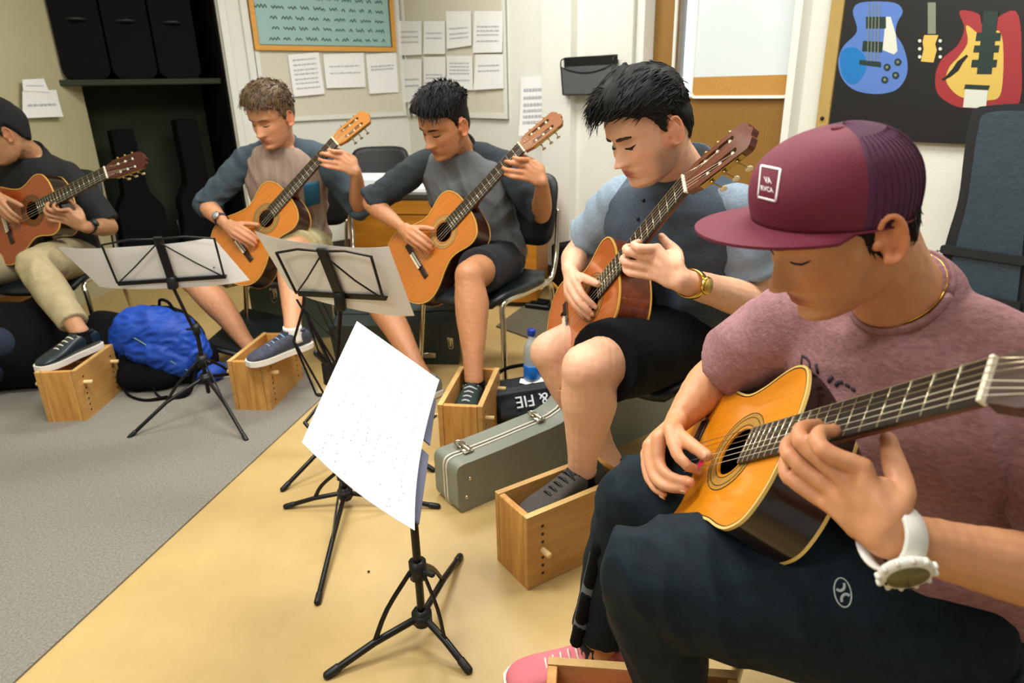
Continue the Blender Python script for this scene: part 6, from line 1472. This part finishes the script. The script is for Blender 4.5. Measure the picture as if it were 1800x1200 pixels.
def surf_patch(obj, quad, m, name, parent, n=8, lift=.003):
    V = []; tl, tr, br, bl = [np.array(q, float) for q in quad]
    for j in range(n):
        for i in range(n):
            s_, t_ = i/(n-1), j/(n-1); uv = (tl*(1-s_)+tr*s_)*(1-t_)+(bl*(1-s_)+br*s_)*t_; p, no = project(uv[0], uv[1], obj)
            if p is None: return None
            V.append(p+no*lift)
    k_ = n*n; V = np.array(V); Fs = [(j*n+i, j*n+i+1, (j+1)*n+i+1, (j+1)*n+i) for j in range(n-1) for i in range(n-1)]
    r_ = np.array([nrm(ray(*tl))]); V2 = np.vstack([V, V+r_*.004]); ed = [i for i in range(n)]+[j*n+n-1 for j in range(1, n)]+[(n-1)*n+i for i in range(n-2, -1, -1)]+[j*n for j in range(n-2, 0, -1)]
    Fs2 = [f[::-1] for f in Fs]+[tuple(x+k_ for x in f) for f in Fs]+[(ed[q], ed[(q+1) % len(ed)], ed[(q+1) % len(ed)]+k_, ed[q]+k_) for q in range(len(ed))]
    return mesh(name, V2, Fs2, m, parent, world=True)
surf_patch(so4[0], [(1163, 435), (1198, 442), (1197, 478), (1160, 472)], DENIM, 'chest_pocket', so4[0])
decal(so4[0], [[(1165, 441), (1181, 444), (1197, 449)]], .0012, LBLUE, 'pocket_edge', so4[0])
for uv in ((1132, 352), (1122, 385)):
    p, n_ = project(*uv, so4[0])
    if p is not None: g = G(); g.ell(p+n_*.002, (.005, .005, .005), 10, 6); g.mk('button', BLACK, so4[0], world=True)
shorts(e4, J4, BLKF, .70, 1.18, b=1.10, seed=15, ends={'L': .86, 'R': .74})
sh_, dat = hair_shell(h4, e4, HBLK, lambda P, az, D: .010+.020*sm(.02, .10, P[:, 2])+.010*sm(.7, 0, np.abs(az))*sm(.05, .09, P[:, 2]), 'short', 5, .0040, 100)
strands(h4, e4, HBLK, dat, 2000, lambda p: (.012 if p[2] < .05 else .026)+.024*max(0, p[1]/.1)*(p[2] > .05), lambda p: (A(.15, 1.0, -.10) if p[1] < .035 else A(.45, .7, .35)) if p[2] > .045 else A(0, -.7, -.8), .22, .0015, 6, zmin=.03, droop=.6)
strands(h4, e4, HBLK, dat, 110, .040, lambda p: A(.25, 1.0, .12), .12, .0016, 7, sel=lambda P: (P[:, 2] > .062) & (P[:, 1] > .045), name='fringe', droop=.45)
strands(h4, e4, HBLK, dat, 260, .018, lambda p: A(0, -.2, -1), .10, .0012, 8, sel=lambda P: (P[:, 2] < .05), droop=.2, name='side_hair')
GOLD = mat('gold_watch', (214, 178, 84), .22, metal=1.)
w4, (wo, wu, wv, wd) = watch(e4, J4['wrL'], J4['elL'], CP-J4['wrL']+A(0, 0, .15), mat('gold_dial', (196, 168, 90), .35, metal=.6), GOLD, r=.037, asp=.90, fr=.020, pos=.18, name='gold_watch')
for a in (0.2, 1.7): g = G(); g.tube([wo+wu*.0115, wo+wu*.0115+wd*.011*math.cos(a)+wv*.011*math.sin(a)], .0006, 5); g.mk('watch_hand', BRASS, w4, world=True)
GSH = mat('grey_canvas', (84, 80, 74), .9, nscale=200, col2=(60, 56, 52), bump=.4, bscale=500); 
shoe(e4, J4['anL'], J4['toL'], GSH, mat('shoe_offwhite', (206, 200, 184), .5), BLACK, L=.295, hi=.012, tongue=mat('tongue_black', (26, 26, 28), .8), tag_m=mat('label_cyan', (20, 140, 200), .5), sock=(BLKF, .012), name='grey_shoe', eyelets=6, lacew=.004)
shoe(e4, J4['anR'], J4['toR'], GSH, mat('shoe_offwhite', (206, 200, 184), .5), BLACK, L=.295, hi=.012, sock=(BLKF, .012), name='grey_shoe')
# ---------------------------------------------------------------- black-haired player in the raglan shirt
lw = tuple(np.array(LHW)+A(.755, .01, 0)); L3 = shift(LH, (.765, .01, 0)); rw3 = RHW
J3 = JJ(hipR=(-.19, 3.07, .48), hipL=(-.03, 3.02, .48), knR=(-.64, 2.92, .40), knL=(-.157, 2.50, .555), anR=(-.367, 2.610, .092), anL=(-.145, 2.33, .195), toR=(-.485, 2.522, .03), toL=(-.175, 2.20, .15),
        neck=(-.195, 3.045, .968), shR=(-.380, 3.045, .902), shL=(-.020, 3.005, .905), elR=(-.600, 3.00, .757), elL=(.137, 2.897, .707), wrR=gp(3, *rw3), wrL=gp(3, *lw))
h3_ = Head((-.253, 2.87, 1.085), (-.62, -.66, -.42), (-.20, -.38, .90), 1.10, 1.02)
e3, body3, TF3 = person('person', 'person with black hair in a grey raglan shirt with charcoal sleeves and black shorts', J3, h3_, (188, 130, 90), 3, L3, lw, RH, rw3, .0042, .98, neckr=.056, lip=(160, 92, 78), hand_s=1.05)
h3_.brow(e3, HBLK, 1.2, .8); h3_.lashes(e3, HBLK, th=1.2)
GREY3 = mat('marl_grey', (104, 106, 108), .9, nscale=120, stretch=(1, 1, 2), col2=(84, 88, 90), bump=.3, bscale=300); CHAR = mat('charcoal_knit', (46, 56, 62), .9, nscale=120, col2=(34, 42, 48), bump=.3, bscale=300)
shirt(e3, J3, TF3, GREY3, .014, voxel=.006, amp=.0065, seed=24, sm_=CHAR, slen=1.0, srad=1.08, b=.98, raglan=True, head=h3_)
collar_ring(e3, J3, h3_, mat('collar_black', (26, 32, 38), .9), .061, .011)
shorts(e3, J3, mat('black_shorts', (20, 22, 28), .8, bump=.2, bscale=150), .62, 1.15, b=.98, seed=25, ends={'L': .74, 'R': .60})
sh_, dat = hair_shell(h3_, e3, HBLK, lambda P, az, D: .003+.027*sm(.030, .085, P[:, 2])+.008*sm(.7, 0, np.abs(az))*sm(.06, .09, P[:, 2]), 'short', 15, .002, 90)
strands(h3_, e3, HBLK, dat, 500, .034, lambda p: A(-.5, .9, .1), .35, .0019, 16, zmin=.055)
shoe(e3, J3['anL'], J3['toL'], mat('dark_green_canvas', (28, 44, 38), .9, bump=.3, bscale=300), WHT, mat('lace_grey', (176, 182, 184), .7), L=.28, tongue=mat('tongue_dark', (22, 30, 30), .8), sock=(BLKF, .004), name='green_shoe', eyelets=5, lacew=.0035)
g3s = mat('grey_suede', (128, 132, 134), .85); shoe(e3, J3['anR'], J3['toR'], g3s, WHT, mat('lace_grey', (176, 182, 184), .7), L=.28, sock=(BLKF, .004), name='grey_shoe')
# ---------------------------------------------------------------- brown-haired player in the taupe shirt
lw = tuple(np.array(LHW)+A(.755, .01, 0)); L2 = shift(LH, (.765, .01, 0)); R2 = shift(RH, (-.02, -.035, 0)); rw2 = tuple(np.array(RHW)+A(-.02, -.035, 0))
J2 = JJ(hipR=(-1.165, 3.36, .49), hipL=(-.986, 3.365, .49), knR=(-1.454, 3.032, .415), knL=(-.955, 2.945, .560), anR=(-1.208, 2.979, .095), anL=(-.90, 2.65, .298), toR=(-1.335, 2.89, .03), toL=(-.99, 2.54, .25),
        neck=(-1.045, 3.33, .985), shR=(-1.225, 3.29, .920), shL=(-.880, 3.335, .920), elR=(-1.425, 3.25, .722), elL=(-.722, 3.31, .687), wrR=gp(2, *rw2), wrL=gp(2, *lw))
h2_ = Head((-1.05, 3.20, 1.118), (-.36, -.85, -.39), (-.10, -.39, .916), 1.08, .98)
e2, body2, TF2 = person('person', 'person with short brown hair in a taupe shirt with slate sleeves and a blue pocket', J2, h2_, (204, 146, 108), 2, L2, lw, R2, rw2, .0042, .98, neckr=.055, lip=(178, 98, 90), hand_s=1.05)
h2_.brow(e2, HBRN, 1.0, .9); h2_.lashes(e2, HDK, th=1.1)
TAU = mat('taupe_rib', (158, 138, 122), .9, nscale=55, stretch=(1, .15, .05), col2=(134, 112, 98), bump=.3, bscale=300); SLT = mat('slate_knit', (66, 82, 92), .9, nscale=120, col2=(50, 64, 74), bump=.3, bscale=300)
TEALT = mat('teal_trim', (34, 98, 126), .85)
so2 = shirt(e2, J2, TF2, TAU, .014, voxel=.006, amp=.0065, seed=34, sm_=SLT, slen=1.03, srad=1.10, b=.98, raglan=True, head=h2_, nk=.10)
collar_ring(e2, J2, h2_, TEALT, .063, .006, k=.11)
bpy.context.view_layer.update()
surf_patch(so2[0], [(532, 322), (560, 318), (562, 356), (538, 364)], TEALT, 'chest_pocket', so2[0], lift=.004)
shorts(e2, J2, mat('khaki_twill', (176, 166, 124), .85, nscale=60, col2=(160, 150, 108), bump=.2, bscale=200), .66, 1.14, b=.98, seed=35, ends={'L': .74, 'R': .7})
sh_, dat = hair_shell(h2_, e2, HBRN, lambda P, az, D: .008+.018*sm(.03, .09, P[:, 2]), 'short', 25, .003, 80)
strands(h2_, e2, HBRN, dat, 700, .030, lambda p: A(-.4, .9, .0), .35, .0019, 26, zmin=.02, curl=.6)
NSH = mat('navy_knit_shoe', (44, 50, 66), .85, nscale=60, col2=(70, 74, 90), bump=.4, bscale=300)
shoe(e2, J2['anL'], J2['toL'], NSH, WHT, mat('lace_navy', (120, 150, 180), .7), L=.29, tongue=mat('tongue_navy', (26, 34, 50), .8), sock=(mat('white_sock', (226, 224, 220), .9), .02), name='navy_shoe', lacew=.003)
shoe(e2, J2['anR'], J2['toR'], NSH, WHT, mat('lace_navy', (120, 150, 180), .7), L=.27, sock=(mat('white_sock', (226, 224, 220), .9), .02), name='navy_shoe')
watch(e2, J2['wrR'], J2['elR'], A(-.2, -.8, .6), mat('dial_grey', (150, 158, 160), .3), mat('strap_navy', (24, 28, 60), .5), r=.031, asp=.88, fr=.019, ring=CHROME, pos=.14, name='navy_watch')
# ---------------------------------------------------------------- player at the left edge
lw = tuple(np.array(LHW)+A(.50, .0, 0)); L1 = shift(LH, (.50, .0, 0)); rw1 = RHW
J1 = JJ(hipR=(-2.34, 3.42, .47), hipL=(-2.16, 3.36, .47), knR=(-2.50, 3.02, .47), knL=(-2.075, 2.92, .53), anR=(-2.45, 2.95, .09), anL=(-1.79, 2.68, .300), toR=(-2.5, 2.8, .03), toL=(-1.84, 2.52, .25),
        neck=(-2.275, 3.41, .955), shR=(-2.45, 3.41, .905), shL=(-2.115, 3.37, .868), elR=(-2.60, 3.30, .72), elL=(-1.955, 3.34, .615), wrR=gp(1, *rw1), wrL=gp(1, *lw))
h1_ = Head((-2.315, 3.27, 1.065), (-.66, -.62, -.42), (-.32, -.26, .91), 1.04, 1.0)
e1, body1, TF1 = person('person', 'person in a black beanie, black tee and khaki trousers, cut by the left edge', J1, h1_, (176, 128, 92), 1, L1, lw, RH, rw1, .0045, .98, neckr=.056)
BT = mat('black_tee', (22, 22, 23), .9, bump=.2, bscale=200)
shirt(e1, J1, TF1, BT, .014, voxel=.006, amp=.004, seed=44, slen=.92, srad=1.20, b=.98, head=h1_)
collar_ring(e1, J1, h1_, BT, .0625, .007)
trousers(e1, J1, mat('khaki_trousers', (172, 160, 124), .85, nscale=30, col2=(156, 142, 106), bump=.2, bscale=200), b=.98, voxel=.006, seed=46, amp=.005, cuffs={'L': .86, 'R': .9}, r=1.03, name='trousers')
hair_shell(h1_, e1, HBLK, lambda P, az, D: .006+0*az, 'short', 35, .001)
hair_shell(h1_, e1, mat('beanie_knit', (15, 15, 16), .95, nscale=60, noise=.3, bump=.6, bscale=240), lambda P, az, D: .016+.018*sm(.05, .11, P[:, 2])*1.0+.012*sm(1.5, 2.6, np.abs(az))*sm(-.04, .03, P[:, 2]), 'short', 36, .0012, 60, name='beanie')
BSH = mat('dark_leather_shoe', (22, 38, 44), .35, noise=.3, nscale=20)
shoe(e1, J1['anL'], J1['toL'], BSH, WHT, mat('lace_cream', (210, 206, 180), .7), L=.29, tongue=mat('tongue_dark2', (20, 30, 34), .6), sock=(BLKF, .01), name='dark_shoe', lacew=.003)
shoe(e1, J1['anR'], J1['toR'], BSH, WHT, mat('lace_cream', (210, 206, 180), .7), L=.29, name='dark_shoe')
watch(e1, J1['wrL'], J1['elL'], A(.3, -.8, .3), mat('dial_dark', (50, 60, 60), .3), mat('strap_black', (18, 18, 20), .6), r=.031, asp=.88, fr=.018, pos=.16, name='black_watch')
